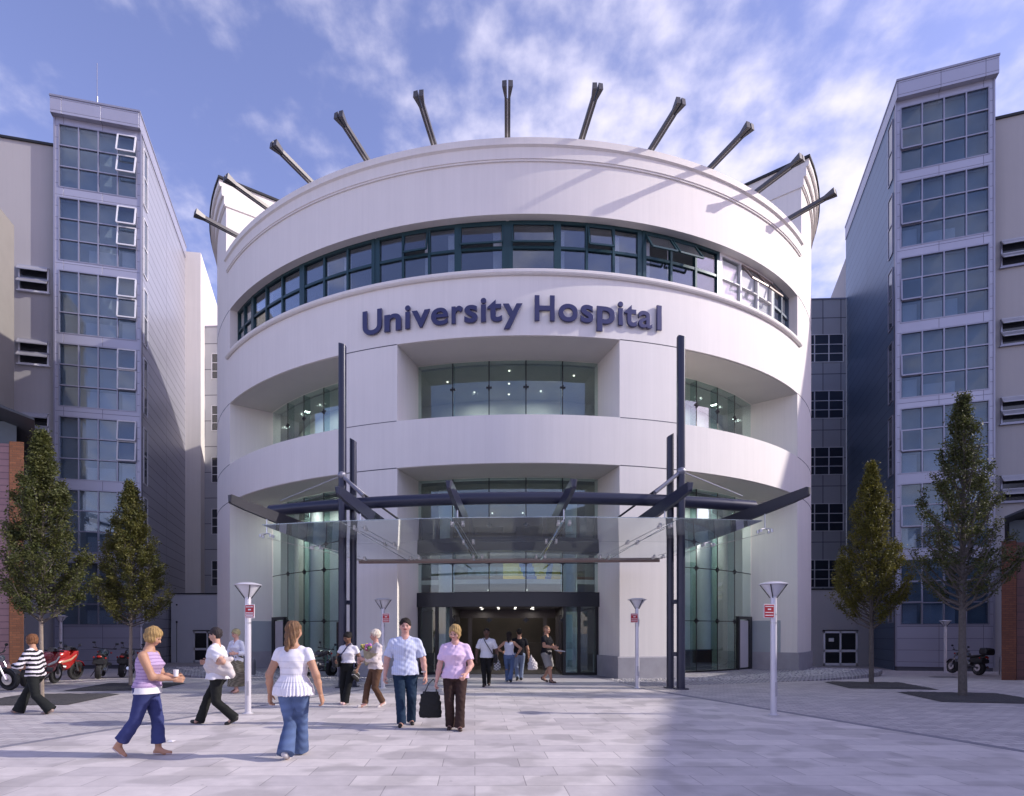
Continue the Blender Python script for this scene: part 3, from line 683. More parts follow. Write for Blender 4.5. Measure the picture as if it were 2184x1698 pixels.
    g = MB(); bx(g, -.012, -.004, .45, 1.9, -.4, 1.3); 
    return t
TL = tower(-1, 'tall metal-clad tower with hopper windows swung open, left of the round building')
TR = tower(1, 'tall metal-clad glazed tower coloured in shade tones right of the round building')
am = MB(); am.path([(0, 0, 0), (0, 0, 1.3)], .045, 8); am.path([(0, 0, 1.3), (0, 0, 3.2)], .02, 6)
an = am.build('roof_antenna', M_mull); an.location = (-23.2, 34.2, 30.58); tag(an, 'thin antenna mast on the roof of the left tower', 'antenna')

def wing(s, label, lens, tops, depth=9):
    t = thing('wing_building', label, 'building', (s * 20.56, 34.0, 0), -s * rad(AL))
    def bx(g, x0, x1, *r): x0, x1 = sorted((s * x0, s * x1)); return g.box(x0, x1, *r)
    x0 = 4.30; g = MB()
    for x1, zt in zip(lens, tops): bx(g, x0, x1, .35, depth, -.6, zt); x0 = x1
    g.build('wall', M_grey_render, t, smooth=False)
    x0 = 4.30; g = MB()
    for x1, zt in zip(lens, tops): bx(g, x0, x1 + .02, .25, depth, zt, zt + .12); x0 = x1
    g.build('roof_edge', M_black, t, smooth=False)
    cols = [4.62 + 3.1 * i for i in range(int((lens[-1] - 4.6) / 3.1))][:9]
    if s < 0: cols = [4.62]
    for c in cols:
        for k in range(6):
            z1 = 21.45 - 3.98 * k; z0 = z1 - 1.36; wd = 1.45 if s < 0 else 1.9
            if z0 < .5: continue
            g = MB()
            for a, b in ((c, c + .07), (c + wd - .07, c + wd)): bx(g, a, b, .26, .36, z0, z1)
            for z in (z0, z0 + .62, z1 - .06): bx(g, c, c + wd, .24, .36, z, z + .07)
            bx(g, c - .06, c + wd + .06, .20, .36, z0 - .05, z0)
            fr = g.build('window', M_white_fr if s < 0 else M_mull, t, smooth=False)
            g = MB(); bx(g, c + .07, c + wd - .07, .335, .345, z0 + .02, z1 - .02); g.build('pane', mat('dark_window', (.02, .022, .03), .12, spec=.9), fr, smooth=False)
            g = MB()
            for zb, o_ in ((z1 - .02, .26), (z0 + .66, .30)):
                zz_ = zb - .30
                for a, b in ((c + .03, c + wd - .03),):
                    p = lambda x, u: (s * x, .24 - o_ * u, zb - .30 * u)
                    for A_, B_ in (((a, 0), (b, 0)), ((a, 1), (b, 1)), ((a, 0), (a, 1)), ((b, 0), (b, 1))): g.bar(p(*A_), p(*B_), .06, .05)
                    g.hexa([p(a, 1), p(b, 1), (s * b, .225 - o_, zb - .30), (s * a, .225 - o_, zb - .30), p(a, 0), p(b, 0), (s * b, .225, zb), (s * a, .225, zb)])
            g.build('open_sash', mat('sash_grey', (.40, .40, .44), .3, .3), fr, smooth=False)
    return t
wing(-1, 'grey rendered wing with small stacked hopper windows beside the left tower', [7.2], [28.2])
wing(1, 'long grey rendered wing running off to the right of the right tower', [11.0, 37.5], [27.7, 30.6])  # unseen outer part raised to cast the shadow edge on the drum
# blocks behind
def block(name, label, poly, z1, m, z0=-.6, cat='building'):
    c = poly[0]; t = thing(name, label, cat, (c[0], c[1], 0)); g = MB(); g.prism([(p[0] - c[0], p[1] - c[1]) for p in poly], z0, z1)
    g.build('wall', m, t, smooth=False); return t
def loc2w(s, x, y): a = -s * rad(AL); X, Y = s * x, y; return (s * 20.56 + X * cos(a) - Y * sin(a), 34 + X * sin(a) + Y * cos(a))
b1 = block('rear_wing', 'white wall of the rear wing catching the sun behind the left tower', [loc2w(-1, -1.1, 12.0), loc2w(-1, 2.5, 12.35), loc2w(-1, 2.5, 22), loc2w(-1, -1.1, 22)], 30.1, M_render)
b2 = block('rear_wing', 'pale rear wing showing above the link block behind the right tower', [loc2w(1, 0.1, 12.35), loc2w(1, 2.5, 12.35), loc2w(1, 2.5, 24), loc2w(1, 0.1, 24)], 28.6, M_grey_render)
for s, y0, xw in ((-1, 47.4, (-23.6, -21.6)), (1, 45.6, (21.6, 24.0))):
    X0, X1 = (-23.75, -12) if s < 0 else (12, 24.1)
    t = thing('link_block', 'panelled link block with banded windows seen between the round building and the %s tower' % ('left' if s < 0 else 'right'), 'building', (0, y0, 0))
    g = MB(); g.box(X0, X1, 0, 5, -.6, 25.3); g.build('wall', joints('link_cladding', (.46, .47, .50) , (.12, .12, .15), 1.25, 2.0, .03, rough=.5, metal=.2, var=.04), t, smooth=False)
    g = MB(); g.box(X0, X1, -.05, 5, 25.3, 25.4); g.build('roof_edge', M_mull, t, smooth=False)
    for k in range(5):
        z1 = (23.2 if s < 0 else 22.8) - 4.02 * k; z0 = z1 - 1.95
        for xa, xb in (((-22.95, -20.6),) if s < 0 else ((20.9, 23.9),)):
            g = MB(); n = 3 if s > 0 else 3
            for i in range(n + 1): x = xa + (xb - xa) * i / n; g.box(x - .03, x + .03, -.05, .02, z0, z1)
            for z in (z0, z0 + .6, z0 + 1.25, z1): g.box(xa, xb, -.045, .02, z - .025, z + .025)
            fr = g.build('window', M_white_fr, t, smooth=False)
            g = MB(); g.box(xa, xb, -.012, -.004, z0, z1); g.build('pane', mat('link_glass', (.03, .035, .05), .12, spec=.9), fr, smooth=False)
# low service walls with doors
for s, y0, Xa, Xb, ztop, dx, dw in ((-1, 40.7, -22.5, -14.2, 4.1, -20.95, 1.9), (1, 38.6, 14.6, 21.9, 4.12, 19.05, 2.0)):
    t = thing('service_wall', 'low grey rendered service wall with white framed doors %s of the round building' % ('left' if s < 0 else 'right'), 'wall', (0, y0, 0))
    g = MB(); g.box(Xa, Xb, 0, 3, -.6, ztop); g.build('wall', M_grey_render if s > 0 else mat('pale_render', (.66, .66, .70), .8, var=.03, streak=.5), t, smooth=False)
    g = MB(); g.box(Xa - .02, Xb, -.06, 3.02, ztop, ztop + .08); g.build('coping', M_black, t, smooth=False)
    zb = gz(y0) + .02; hh = 2.08
    g = MB()
    for x in (dx, dx + dw / 2 - .05, dx + dw - .1): g.box(x, x + .1, -.06, .0, zb, zb + hh)
    g.box(dx, dx + dw, -.06, 0, zb, zb + .14); g.box(dx, dx + dw, -.06, 0, zb + .82, zb + .96); g.box(dx, dx + dw, -.06, 0, zb + hh - .12, zb + hh); g.box(dx + .1, dx + dw - .1, -.05, -.0, zb + .1, zb + .15)
    fr = g.build('door_frame', mat('white_door', (.78, .77, .80), .45), t, smooth=False)
    g = MB(); g.box(dx + .05, dx + dw - .05, -.03, -.01, zb + .05, zb + hh - .05); g.build('door_glass', mat('dark_door_glass', (.02, .02, .022), .15, spec=.8), fr, smooth=False)
    g = MB(); g.box(dx - .03, dx + dw + .03, -.10, 0, zb + hh + .02, zb + hh + .07); g.build('drip_rail', M_black, fr, smooth=False)
    if s > 0:
        g = MB(); g.box(dx + .32, dx + .62, -.04, -.032, zb + 1.45, zb + 1.66); g.build('paper_notice', mat('paper', (.7, .7, .7), .7), fr, smooth=False)
    else:
        g = MB(); g.path([(-22.1, -.04, zb), (-22.1, -.04, 2.2)], .02, 6); g.ball((-22.1, -.04, 2.25), .07, 8, 5); g.ball((-22.1, -.04, 3.4), .06, 8, 5); g.build('drain_pipe', M_black, t)
# brick pavilions with swept dark roofs
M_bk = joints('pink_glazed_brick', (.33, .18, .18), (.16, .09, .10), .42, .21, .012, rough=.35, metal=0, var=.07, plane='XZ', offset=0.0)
M_bk3 = joints('shaded_pink_brick', (.13, .055, .05), (.06, .035, .035), .44, .28, .012, rough=.45, metal=0, var=.07, plane='XZ', offset=0.0)  # pink brick coloured darker for the shaded right corner
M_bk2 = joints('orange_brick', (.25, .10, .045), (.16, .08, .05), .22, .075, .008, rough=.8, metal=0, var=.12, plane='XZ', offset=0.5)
for s, cx, cy, h, lab in ((-1, -15.6, 19.4, 7.7, 'pink brick pavilion with orange corner pier under a swept dark roof'), (1, 16.85, 22.1, 4.67, 'low brick pavilion in shade-darkened red under a swept dark roof')):
    t = thing('brick_pavilion', lab, 'building', (cx, cy, 0), -s * rad(14))
    def bx(g, x0, x1, *r): x0, x1 = sorted((s * x0, s * x1)); return g.box(x0, x1, *r)
    g = MB(); bx(g, 0, .42, 0, .5, -.2, h); g.build('corner_pier', M_bk2 if s < 0 else joints('shaded_orange_brick', (.17, .06, .03), (.09, .04, .03), .22, .075, .008, rough=.8, metal=0, var=.12, offset=.5), t, smooth=False, bevel=.01)  # right pier's orange brick is darkened to stand for shade
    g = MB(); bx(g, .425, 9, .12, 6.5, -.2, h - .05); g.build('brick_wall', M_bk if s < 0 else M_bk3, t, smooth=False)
    if s < 0:
        for z in (1.2, 4.4):
            g = MB(); bx(g, .95, 1.02, .06, .14, z, z + 1.9); bx(g, 1.9, 1.97, .06, .14, z, z + 1.9); bx(g, .95, 1.97, .06, .14, z + 1.85, z + 1.92); bx(g, .95, 1.97, .06, .14, z - .05, z)
            fr = g.build('window', M_black, t, smooth=False); g = MB(); bx(g, 1.02, 1.9, .10, .115, z, z + 1.85); g.build('pane', mat('dark_window', (.02, .022, .03), .12), fr, smooth=False)
    g = MB(); bx(g, .2, 9, .4, 6.4, h - .05, h + .75); g.build('clerestory', mat('dark_panel', (.12, .15, .17), .5), t, smooth=False)
    g = MB(); n = 10; ov = .75 if s < 0 else .35
    xs_ = [-ov + (9 + ov) * i / n for i in range(n + 1)]
    zf = lambda x: h + (.42 if s < 0 else .62) + (1.3 if s < 0 else 1.5) * ((x + ov) / 5.0) ** .8
    for i in range(n):
        a, b = xs_[i], xs_[i + 1]; ta, tb_ = .06 + .03 * i, .06 + .03 * (i + 1)
        g.hexa([(s * a, -1.0, zf(a)), (s * b, -1.0, zf(b)), (s * b, 6.8, zf(b)), (s * a, 6.8, zf(a)), (s * a, -1.0, zf(a) + ta), (s * b, -1.0, zf(b) + tb_), (s * b, 6.8, zf(b) + tb_), (s * a, 6.8, zf(a) + ta)])
    g.build('swept_roof', mat('dark_roof', (.035, .04, .05), .5, .2), t, smooth=False)
    for ch in t.children:
        for v in ch.data.vertices: v.co.x += s * .50 * max(0.0, v.co.y)
# block at the far left edge
t = block('side_block', 'beige panelled block with grey corner strip at the left edge', [(-24.3, 29.6), (-23.3, 26.0), (-31, 24), (-32, 29.6)], 21.6, mat('beige_panel', (.24, .225, .20), .7, var=.04))
g = MB(); g.prism([(0.02, 0.0), (.012, -.75 * 1), (0.25, -.75), (.03, .02)], -.2, 21.7) if False else None
# block that shades the right half of the plaza (outside the picture)
t = thing('shading_block', 'long unseen block added to shade the right side of the plaza', 'building', (30, 16, 0), -rad(16.7))
g = MB(); g.box(0, 9, -36, 5.6, -.2, 13.9); g.build('wall', M_grey_render, t, smooth=False)
for k in range(3):
    for j in range(9):
        y = -34 + j * 4.3; z = 2 + k * 4
        g = MB(); g.box(-.05, .05, y, y + 2.4, z, z + .07); g.box(-.05, .05, y, y + 2.4, z + 1.6, z + 1.67); g.box(-.05, .05, y, y + .07, z, z + 1.6); g.box(-.05, .05, y + 2.33, y + 2.4, z, z + 1.6)
        fr = g.build('window', M_mull, t, smooth=False); g = MB(); g.box(-.02, -.005, y, y + 2.4, z, z + 1.6); g.build('pane', mat('link_glass', (.03, .035, .05), .12), fr, smooth=False)

# ================================================================ entrance canopy
C = thing('entrance_canopy', 'glass entrance canopy hung from dark blue masts and a curved tube', 'canopy', (0, 17.3, 0))
CYo = 17.3
def cb_(name, g, m, parent=None, **k):
    g.v = [(a, b - CYo, c) for a, b, c in g.v]; return g.build(name, m, parent or C, **k)
for s in (-1, 1):
    g = MB(); rr_ = [(.0, 0), (.035, .06), (.1, .1)]
    def mast(x, y, h, wd, dp, cut):
        g = MB(); pts = []
        for j in range(16):
            a = 2 * pi * j / 16; ex = .55
            pts.append((x + wd / 2 * abs(cos(a)) ** ex * (1 if cos(a) > 0 else -1), y + dp / 2 * abs(sin(a)) ** ex * (1 if sin(a) > 0 else -1)))
        vs = [(p[0], p[1], 0) for p in pts] + [(p[0], p[1], h - cut * (p[0] - x) / wd * 1) for p in pts]; n = 16
        g.add(vs, [tuple(range(n - 1, -1, -1)), tuple(range(n, 2 * n))] + [(i, (i + 1) % n, (i + 1) % n + n, i + n) for i in range(n)])
        return g
    xt, xs2 = ((-4.63, -4.41) if s < 0 else (4.74, 4.54))
    cb_('mast', mast(xt, 17.30, 9.62, .20, .26, .06), M_dark, sharp=50); cb_('mast', mast(xs2, 17.64, 7.05, .18, .22, -s * .10), M_dark, sharp=50)
    g = MB()
    for z in (.95, 2.4): g = MB(); g.bar((xs2, 17.60, z), (xt, 17.38, z), .05, .12); cb_('mast_link', g, M_dark, smooth=False)
    g = MB(); g.box(xt - .17, xt + .17, 17.13, 17.47, 0, .03); g.box(xs2 - .15, xs2 + .15, 17.475, 17.80, 0, .03)
    cb_('base_plate', g, M_dark, smooth=False)
    nd = (xt, 17.25, 5.95)
    g = MB(); g.path([nd, (s * 3.95, 16.92, 5.30)], .055, 8); g.path([nd, (s * 3.75, 17.9, 5.2)], .04, 8)
    g.ball(nd, .13, 10, 6); cb_('strut', g, mat('strut_steel', (.25, .25, .29), .35, .5))
    g = MB(); g.path([nd, (s * 4.0, 17.2, 5.4), (s * 2.3, 18.6, 4.25)], .028, 8); cb_('tie_rod', g, M_black)
    g = MB(); g.path([nd, (s * 6.55, 17.7, 5.35)], .012, 6); cb_('cable', g, M_steel)
g = MB(); n = 28; pts = []
for i in range(n + 1):
    x = -7.0 + 14 * i / n; pts.append((x, 16.85 + 1.25 * (x / 7) ** 2, 5.14 + .04 * (1 - (x / 7) ** 2)))
g.path(pts, .165, 16); cb_('curved_tube', g, M_dark)
fins_ = [(-7.25, 15.9, 5.0, -4.5, 20.6, 4.20), (-4.15, 15.0, 4.98, -2.85, 20.6, 4.22), (-1.38, 14.55, 4.98, -.9, 20.6, 4.24),
         (1.55, 14.55, 4.98, 1.0, 20.6, 4.24), (4.35, 15.0, 4.98, 2.95, 20.6, 4.22), (7.45, 15.75, 5.0, 4.5, 20.6, 4.20)]
for x0, y0, z0, x1, y1, z1 in fins_:
    g = MB(); P0, P1 = Vector((x0, y0, z0)), Vector((x1, y1, z1)); d = P1 - P0; dn = Vector((d.x, d.y, 0)).normalized(); r = Vector((dn.y, -dn.x, 0)) * .05
    prof = [(0, .13, -.03), (.006, .15, -.07), (.08, .15, -.11), (.30, .14, -.16), (.6, .13, -.18), (.85, .10, -.14), (1.0, .06, -.08)]
    rings = []
    for u, a, b in prof:
        p = P0 + d * u; w_ = 1 if u > 0 else .5
        rings.append([p + r * w_ * 1.6 + Vector((0, 0, a)), p - r * w_ * 1.6 + Vector((0, 0, a)), p - r * w_ + Vector((0, 0, b)), p + r * w_ + Vector((0, 0, b))])
    vs = [v for rg in rings for v in rg]; fs = [(0, 1, 2, 3), tuple(len(vs) - 4 + i for i in (3, 2, 1, 0))]
    for i in range(len(rings) - 1):
        for j in range(4): a, b = i * 4 + j, i * 4 + (j + 1) % 4; fs.append((a, b, b + 4, a + 4))
    g.add(vs, fs); cb_('blade', g, M_dark if abs(x0) < 5 else mat('blade_grey', (.035, .035, .045), .4, .2), smooth=False)
    # spider fittings
    for u in (.22, .55, .9):
        p = P0 + d * u; zg = 4.36 - (p.y - 15.3) * .085
        g = MB(); g.path([(p.x, p.y, p.z - .1), (p.x, p.y, zg + .05)], .02, 8)
        for a, b in ((.14, .1), (-.14, .1), (.14, -.1), (-.14, -.1)): g.path([(p.x, p.y, zg + .07), (p.x + a, p.y + b, zg + .03)], .014, 6); g.lathe([(.04, -.045), (.04, .03)], (p.x + a, p.y + b, zg), 10)
        cb_('spider_fitting', g, M_steel)
    g = MB(); a_ = P0 + d * .22; b_ = P0 + d * .9; g.path([(a_.x, a_.y, 4.36 - (a_.y - 15.3) * .085 - .06), (b_.x, b_.y, 4.36 - (b_.y - 15.3) * .085 - .06)], .008, 6); cb_('tension_wire', g, M_steel)
M_cg = glass('canopy_glass', (.87, .91, .91), 3.2, 0.02, .15)
def gp(u, v): # u -1..1 across, v 0 front .. 1 rear
    y = 15.25 + .55 * u * u + (20.55 - 15.25 - .55 * u * u) * v; x = u * (6.35 * (1 - v) + 4.95 * v)
    return Vector((x, y, 4.36 - (y - 15.3) * .085))
us = [-1, -.66, -.22, .22, .66, 1]
for i in range(5):
    for v0, v1 in ((0, .48), (.483, 1)):
        e = .004; a, b, c_, d_ = gp(us[i] + e, v0), gp(us[i + 1] - e, v0), gp(us[i + 1] - e, v1), gp(us[i] + e, v1)
        if a.y < b.y or True:
            mid = gp((us[i] + us[i + 1]) / 2, v0)
        up = Vector((0, 0, .022)); g = MB(); g.hexa([a, b, c_, d_, a + up, b + up, c_ + up, d_ + up]); cb_('glass_panel', g, M_cg, smooth=False)
g = MB()
for i in range(5): g.bar(gp(us[i], 1) + Vector((0, .03, -.03)), gp(us[i + 1], 1) + Vector((0, .03, -.03)), .10, .075)
cb_('gutter', g, mat('bronze_gutter', (.26, .19, .17), .45, .4), smooth=False)

# ================================================================ lamps, notices, bollard, racks
def lamp(x, y, label, z=None, hgt=2.5, grp='low conical post lamps on the plaza'):
    t = thing('street_lamp', label, 'street lamp', (x, y, gz(y) if z is None else z), random.uniform(0, 1), grp); h = hgt
    mp_ = mat('pale_lamp_paint', (.62, .60, .64), .35, .2)
    g = MB(); g.lathe([(.075, 0), (.075, .02), (.058, .03), (.058, h - .30), (.052, h - .26), (.0, h - .25)], n=24); g.lathe([(.10, 0), (.10, .012), (.06, .016)], n=24); g.build('pole', mp_, t)
    g = MB(); g.box(-.028, .028, -.0605, -.052, .35, .62); g.build('access_door', mat('lamp_door', (.45, .44, .47), .4, .2), t, smooth=False)
    g = MB(); g.lathe([(.062, h - .27), (.10, h - .22), (.215, h - .055), (.208, h - .055), (.094, h - .215), (.056, h - .26)], n=28); g.build('glass_bowl', mat('frosted_bowl', (.60, .60, .64), .3, 0, spec=.8), t)
    g = MB(); g.lathe([(0, h - .03), (.16, h - .035), (.25, h - .055), (.262, h - .045), (.25, h - .035), (.14, h), (0, h + .008)], n=28); g.build('cap', mp_, t)
    g = MB(); g.lathe([(.03, h - .25), (.05, h - .2), (.05, h - .12), (.02, h - .10), (0, h - .10)], n=14); g.build('bulb_holder', M_steel, t)
    for k in range(4): a = k * pi / 2 + .4; g = MB(); g.path([(.06 * cos(a), .06 * sin(a), h - .30), (.235 * cos(a), .235 * sin(a), h - .055)], .009, 6); g.build('arm', M_black, t)
    g = MB()
    for z_ in (h - .62, h - .78): g.lathe([(.0605, z_), (.0605, z_ + .02)], n=20)
    g.build('band', M_steel, t)
    return t
lamps = [(5.0, 11.97, 'pale post lamp in shade, nearest on the right of the slab path'), (-4.96, 11.7, 'sunlit white post lamp behind the walker carrying a jacket'),
         (3.6, 17.5, 'post lamp standing just left of the right pair of canopy masts'), (-3.46, 17.2, 'post lamp in front of the left pier, behind the woman with flowers'),
         (-19.4, 26.2, 'mauve post lamp by the left wing behind the parked motorcycles'), (20.9, 30.8, 'post lamp against the base of the right tower'), (-19.0, 31.5, 'slim post lamp against the base of the left tower')]
for x, y, lb in lamps: lamp(x, y, lb)
M_red = mat('notice_red', (.45, .015, .025), .5, var=.04); M_nw = mat('notice_white', (.80, .76, .76), .5)
for (x, y), dx, rz, lb in (((5.0, 11.97), -.12, .16, 'red notice with white lines on the near right lamp post'), ((-4.96, 11.7), .07, -.22, 'red and white notice on the sunlit near left lamp post'),
                           ((3.6, 17.5), -.10, .1, 'small red notice on the lamp by the right masts'), ((-3.46, 17.2), .10, -.1, 'small red notice on the lamp in front of the left pier')):
    t = thing('notice_sign', lb, 'sign', (x + dx, y - .085, 1.95), rz, 'red notices on the post lamps')
    g = MB(); g.box(-.105, .105, -.006, .006, -.13, .13); g.build('plate', M_nw, t, smooth=False, bevel=.004)
    g = MB(); g.box(-.093, .093, -.0095, -.0065, -.118, .118); g.build('red_face', M_red, t, smooth=False)
    g = MB()
    g.box(-.08, .08, -.0135, -.0105, .078, .094); g.box(-.03, .035, -.0135, -.0105, .02, .045)
    for zz_ in (-.035, -.088): g.box(-.08, .08, -.0135, -.0105, zz_, zz_ + .016)
    if x < -4: g.box(-.093, .093, -.0134, -.0105, -.112, -.098); g.box(-.093, .093, -.0134, -.0105, -.06, -.048)
    g.build('white_lines', M_nw, t, smooth=False)
t = thing('bollard', 'grey round-topped bollard at the left foot of the round facade', 'bollard', (-9.3, 22.3, gz(22.3)))
g = MB(); g.lathe([(.13, 0), (.13, .52), (.12, .60), (.08, .66), (0, .68)], n=20); g.build('post', mat('bollard_grey', (.16, .16, .18), .5), t)
g = MB(); g.lathe([(.15, 0), (.15, .03)], n=20); g.build('base_ring', M_black, t)
for i, (x, y) in enumerate(((20.3, 26.6), (21.15, 26.9))):
    g = MB(); pts = [(0, 0, 0)] + [(.32 * (1 - cos(a)) - 0, 0, .50 + .28 * sin(a)) for a in [pi * k / 10 for k in range(11)]] + [(.64, 0, 0)]
    g.path(pts, .024, 10); o = g.build('bicycle_hoop', M_steel); o.location = (x, y, gz(y)); o.rotation_euler = (0, 0, rad(60))
    tag(o, 'steel bicycle hoop %s the parked motorcycle on the right' % ('close behind' if i == 0 else 'further right, away from'), 'bicycle rack', 'steel hoops by the right pavilion')
v_ = [(-.05, -.03, .003), (.04, -.04, .006), (.055, .03, .02), (0, .045, .004), (-.045, .02, .024), (0, 0, .03)]
lt = MB(); lt.add(v_, [(0, 1, 5), (1, 2, 5), (2, 3, 5), (3, 4, 5), (4, 0, 5)]); o = lt.build('paper_scrap', M_nw, smooth=False); o.location = (-4.75, 8.6, 0); tag(o, 'small white scrap of paper lying on the slabs right of the woman in lilac', 'litter')
# drain covers
for x, y, lb in ((15.8, 31.5, 'small dark drain cover on the paving below the white double doors'), (16.6, 24.5, 'small dark drain cover on the paving left of the parked motorcycle')):
    g = MB(); g.box(-.45, .45, -.2, .2, 0, .006); o = g.build('drain_cover', M_black, smooth=False); o.location = (x, y, gz(y) + .004); tag(o, lb, 'drain cover')

# ================================================================ trees in soil squares
M_leaf = vcol('leaf', .55, .35, bump=0, trans=.35); M_bark = mat('bark', (.11, .095, .085), .9, var=.25, vscale=14, bump=.5, bscale=60)
M_bark2 = mat('pale_bark', (.26, .21, .17), .9, var=.2, vscale=14, bump=.4, bscale=60)
M_soil = mat('dark_gravel_soil', (.055, .052, .055), .95, var=.5, vscale=30, bump=.8, bscale=50)
def tree(x, y, Hh, zb, Rm, label, seed, nleaf=9000, c0=(.055, .075, .022), c1=(.10, .105, .03), bark=None, tr=.075, lean=0):
    rg = np.random.default_rng(seed); rnd = random.Random(seed)
    t = thing('plaza_tree', label, 'tree', (x, y, 0), 0, 'young upright trees in soil squares')
    prof = lambda u: Rm * (min(1, (u + .03) / .26) ** .75 if u < .22 else max(0.0, (1 - (u - .22) / .78)) ** .88 * .98 + .02) * (1 + .07 * sin(u * 17 + seed))
    g = MB(); pts = [(0, 0, -.05)]; 
    for i in range(1, 11): u = i / 10; pts.append((.04 * sin(u * 5 + seed) * u, .04 * cos(u * 4 + seed) * u, Hh * .97 * u))
    g.path(pts, [tr * (1 - .88 * (i / 10)) for i in range(11)], 9); g.build('trunk', bark or M_bark, t)
    g = MB(); tips = []
    for i in range(95):
        u0 = (i / 95) ** 1.15; zs_ = zb + (Hh - zb) * u0 * .88; az = i * 2.39996 + rnd.uniform(-.3, .3)
        u1 = min(.985, u0 + rnd.uniform(.10, .26) * (1 - u0 * .3)); ze = zb + (Hh - zb) * u1; re = prof(u1) * rnd.uniform(.75, 1.04)
        zs_ = max(zb - .06, zs_); ca, sa = cos(az), sin(az); rs = .028 * (1 - .6 * u0) * tr / .075
        P_ = []
        for k in range(5):
            v = k / 4; P_.append((ca * re * v ** .75 + rnd.uniform(-.03, .03) * v, sa * re * v ** .75 + rnd.uniform(-.03, .03) * v, zs_ + (ze - zs_) * v ** 1.25))
        g.path(P_, [rs * (1 - .8 * k / 4) for k in range(5)], 5, cap=False)
        for m_ in range(9):
            v = rnd.uniform(.25, 1); k = min(3, int(v * 4)); f = v * 4 - k; b = Vector(P_[k]).lerp(Vector(P_[k + 1]), f)
            a2 = az + rnd.uniform(-1.3, 1.3); l = rnd.uniform(.15, .42) * (.5 + .6 * (1 - u0)); e = b + Vector((cos(a2) * l * .7, sin(a2) * l * .7, l * rnd.uniform(.3, 1.1)))
            rr_ = math.hypot(e.x, e.y); lim = prof(min(.99, max(0, (e.z - zb) / (Hh - zb)))) * 1.06
            if rr_ > lim > 0: e.x *= lim / rr_; e.y *= lim / rr_
            g.path([b, b.lerp(e, .5) + Vector((0, 0, .02)), e], [.007, .005, .003], 3, cap=False); tips.append((b, e))
    g.build('branches', bark if False else M_bark, t)
    B_ = np.array([b for b, e in tips]); E_ = np.array([e for b, e in tips])
    # clumps: some twigs carry many leaves, others few
    wgt = rg.gamma(1.5, 1.0, len(tips)); wgt /= wgt.sum()
    ii = rg.choice(len(tips), nleaf, p=wgt); v = rg.random(nleaf)[:, None] ** .7
    c = B_[ii] + (E_[ii] - B_[ii]) * v + rg.normal(0, .055, (nleaf, 3))
    sz = rg.uniform(.020, .038, nleaf)[:, None]
    d1 = rg.normal(0, 1, (nleaf, 3)); d1[:, 2] *= .6; d1 /= np.linalg.norm(d1, axis=1, keepdims=True)
    d2 = rg.normal(0, 1, (nleaf, 3)); d2 -= d1 * (d1 * d2).sum(1, keepdims=True); d2 /= np.linalg.norm(d2, axis=1, keepdims=True)
    V = np.stack([c - d1 * sz, c + d2 * sz * .55, c + d1 * sz, c - d2 * sz * .55], 1).reshape(-1, 3)
    Q = np.arange(nleaf * 4).reshape(-1, 4)
    tw = rg.random(len(tips))[ii]; mixv = np.clip(tw * .7 + rg.random(nleaf) * .45, 0, 1)[:, None]
    col = np.array(c0) * (1 - mixv) + np.array(c1) * mixv; col *= rg.uniform(.7, 1.25, (nleaf, 1))
    mesh_np('crown', V, Q, M_leaf, t, smooth=False, cols=np.repeat(col, 4, 0))
    return t
trees = [(-10.75, 13.9, 6.15, 1.75, 1.1, 'broad green tree at the left behind the striped walker', 3, 46000, (.05, .068, .02), (.12, .125, .035), M_bark2, .055),
         (-10.75, 17.3, 5.75, 1.70, 1.15, 'denser olive-green tree between the motorcycles and the left tower', 5, 46000, (.055, .07, .02), (.16, .15, .035), M_bark2, .055),
         (10.6, 18.7, 6.45, 1.62, 1.08, 'yellow-green tree with thin trunk in front of the white double doors', 8, 44000, (.07, .075, .015), (.19, .17, .03), M_bark, .07),
         (10.85, 15.4, 7.2, 2.05, 1.15, 'tallest tree with dark open branching at the right', 11, 25000, (.04, .058, .022), (.10, .105, .03), M_bark, .095),
         (-13.9, 15.2, 4.9, 1.75, .9, 'tree cut off by the left edge of the picture', 15, 9000, (.04, .058, .018), (.085, .095, .03), M_bark, .06)]
for tr_ in trees: tree(*tr_[:2], *tr_[2:])
for x, y, hw in ((-10.7, 13.9, 1.15), (-10.75, 17.2, 1.15), (10.75, 18.65, 1.1), (11.0, 15.3, 1.15)):
    v = []; q = []; n = 24
    for j in range(n + 1):
        for i in range(n + 1):
            u, w_ = i / n * 2 - 1, j / n * 2 - 1; e = min(1, (1 - max(abs(u), abs(w_))) * 6); v.append((u * hw, w_ * hw, .006 + .035 * e + random.uniform(0, .012) * e))
    for j in range(n):
        for i in range(n): a = j * (n + 1) + i; q.append((a, a + 1, a + n + 2, a + n + 1))
    o = mesh_np('tree_pit', v, q, M_soil, smooth=True); o.location = (x, y, 0); o.rotation_euler = (0, 0, rad(8 if x < 0 else -10))
    tag(o, 'dark soil square around the tree trunks', 'planting bed', kind='structure')
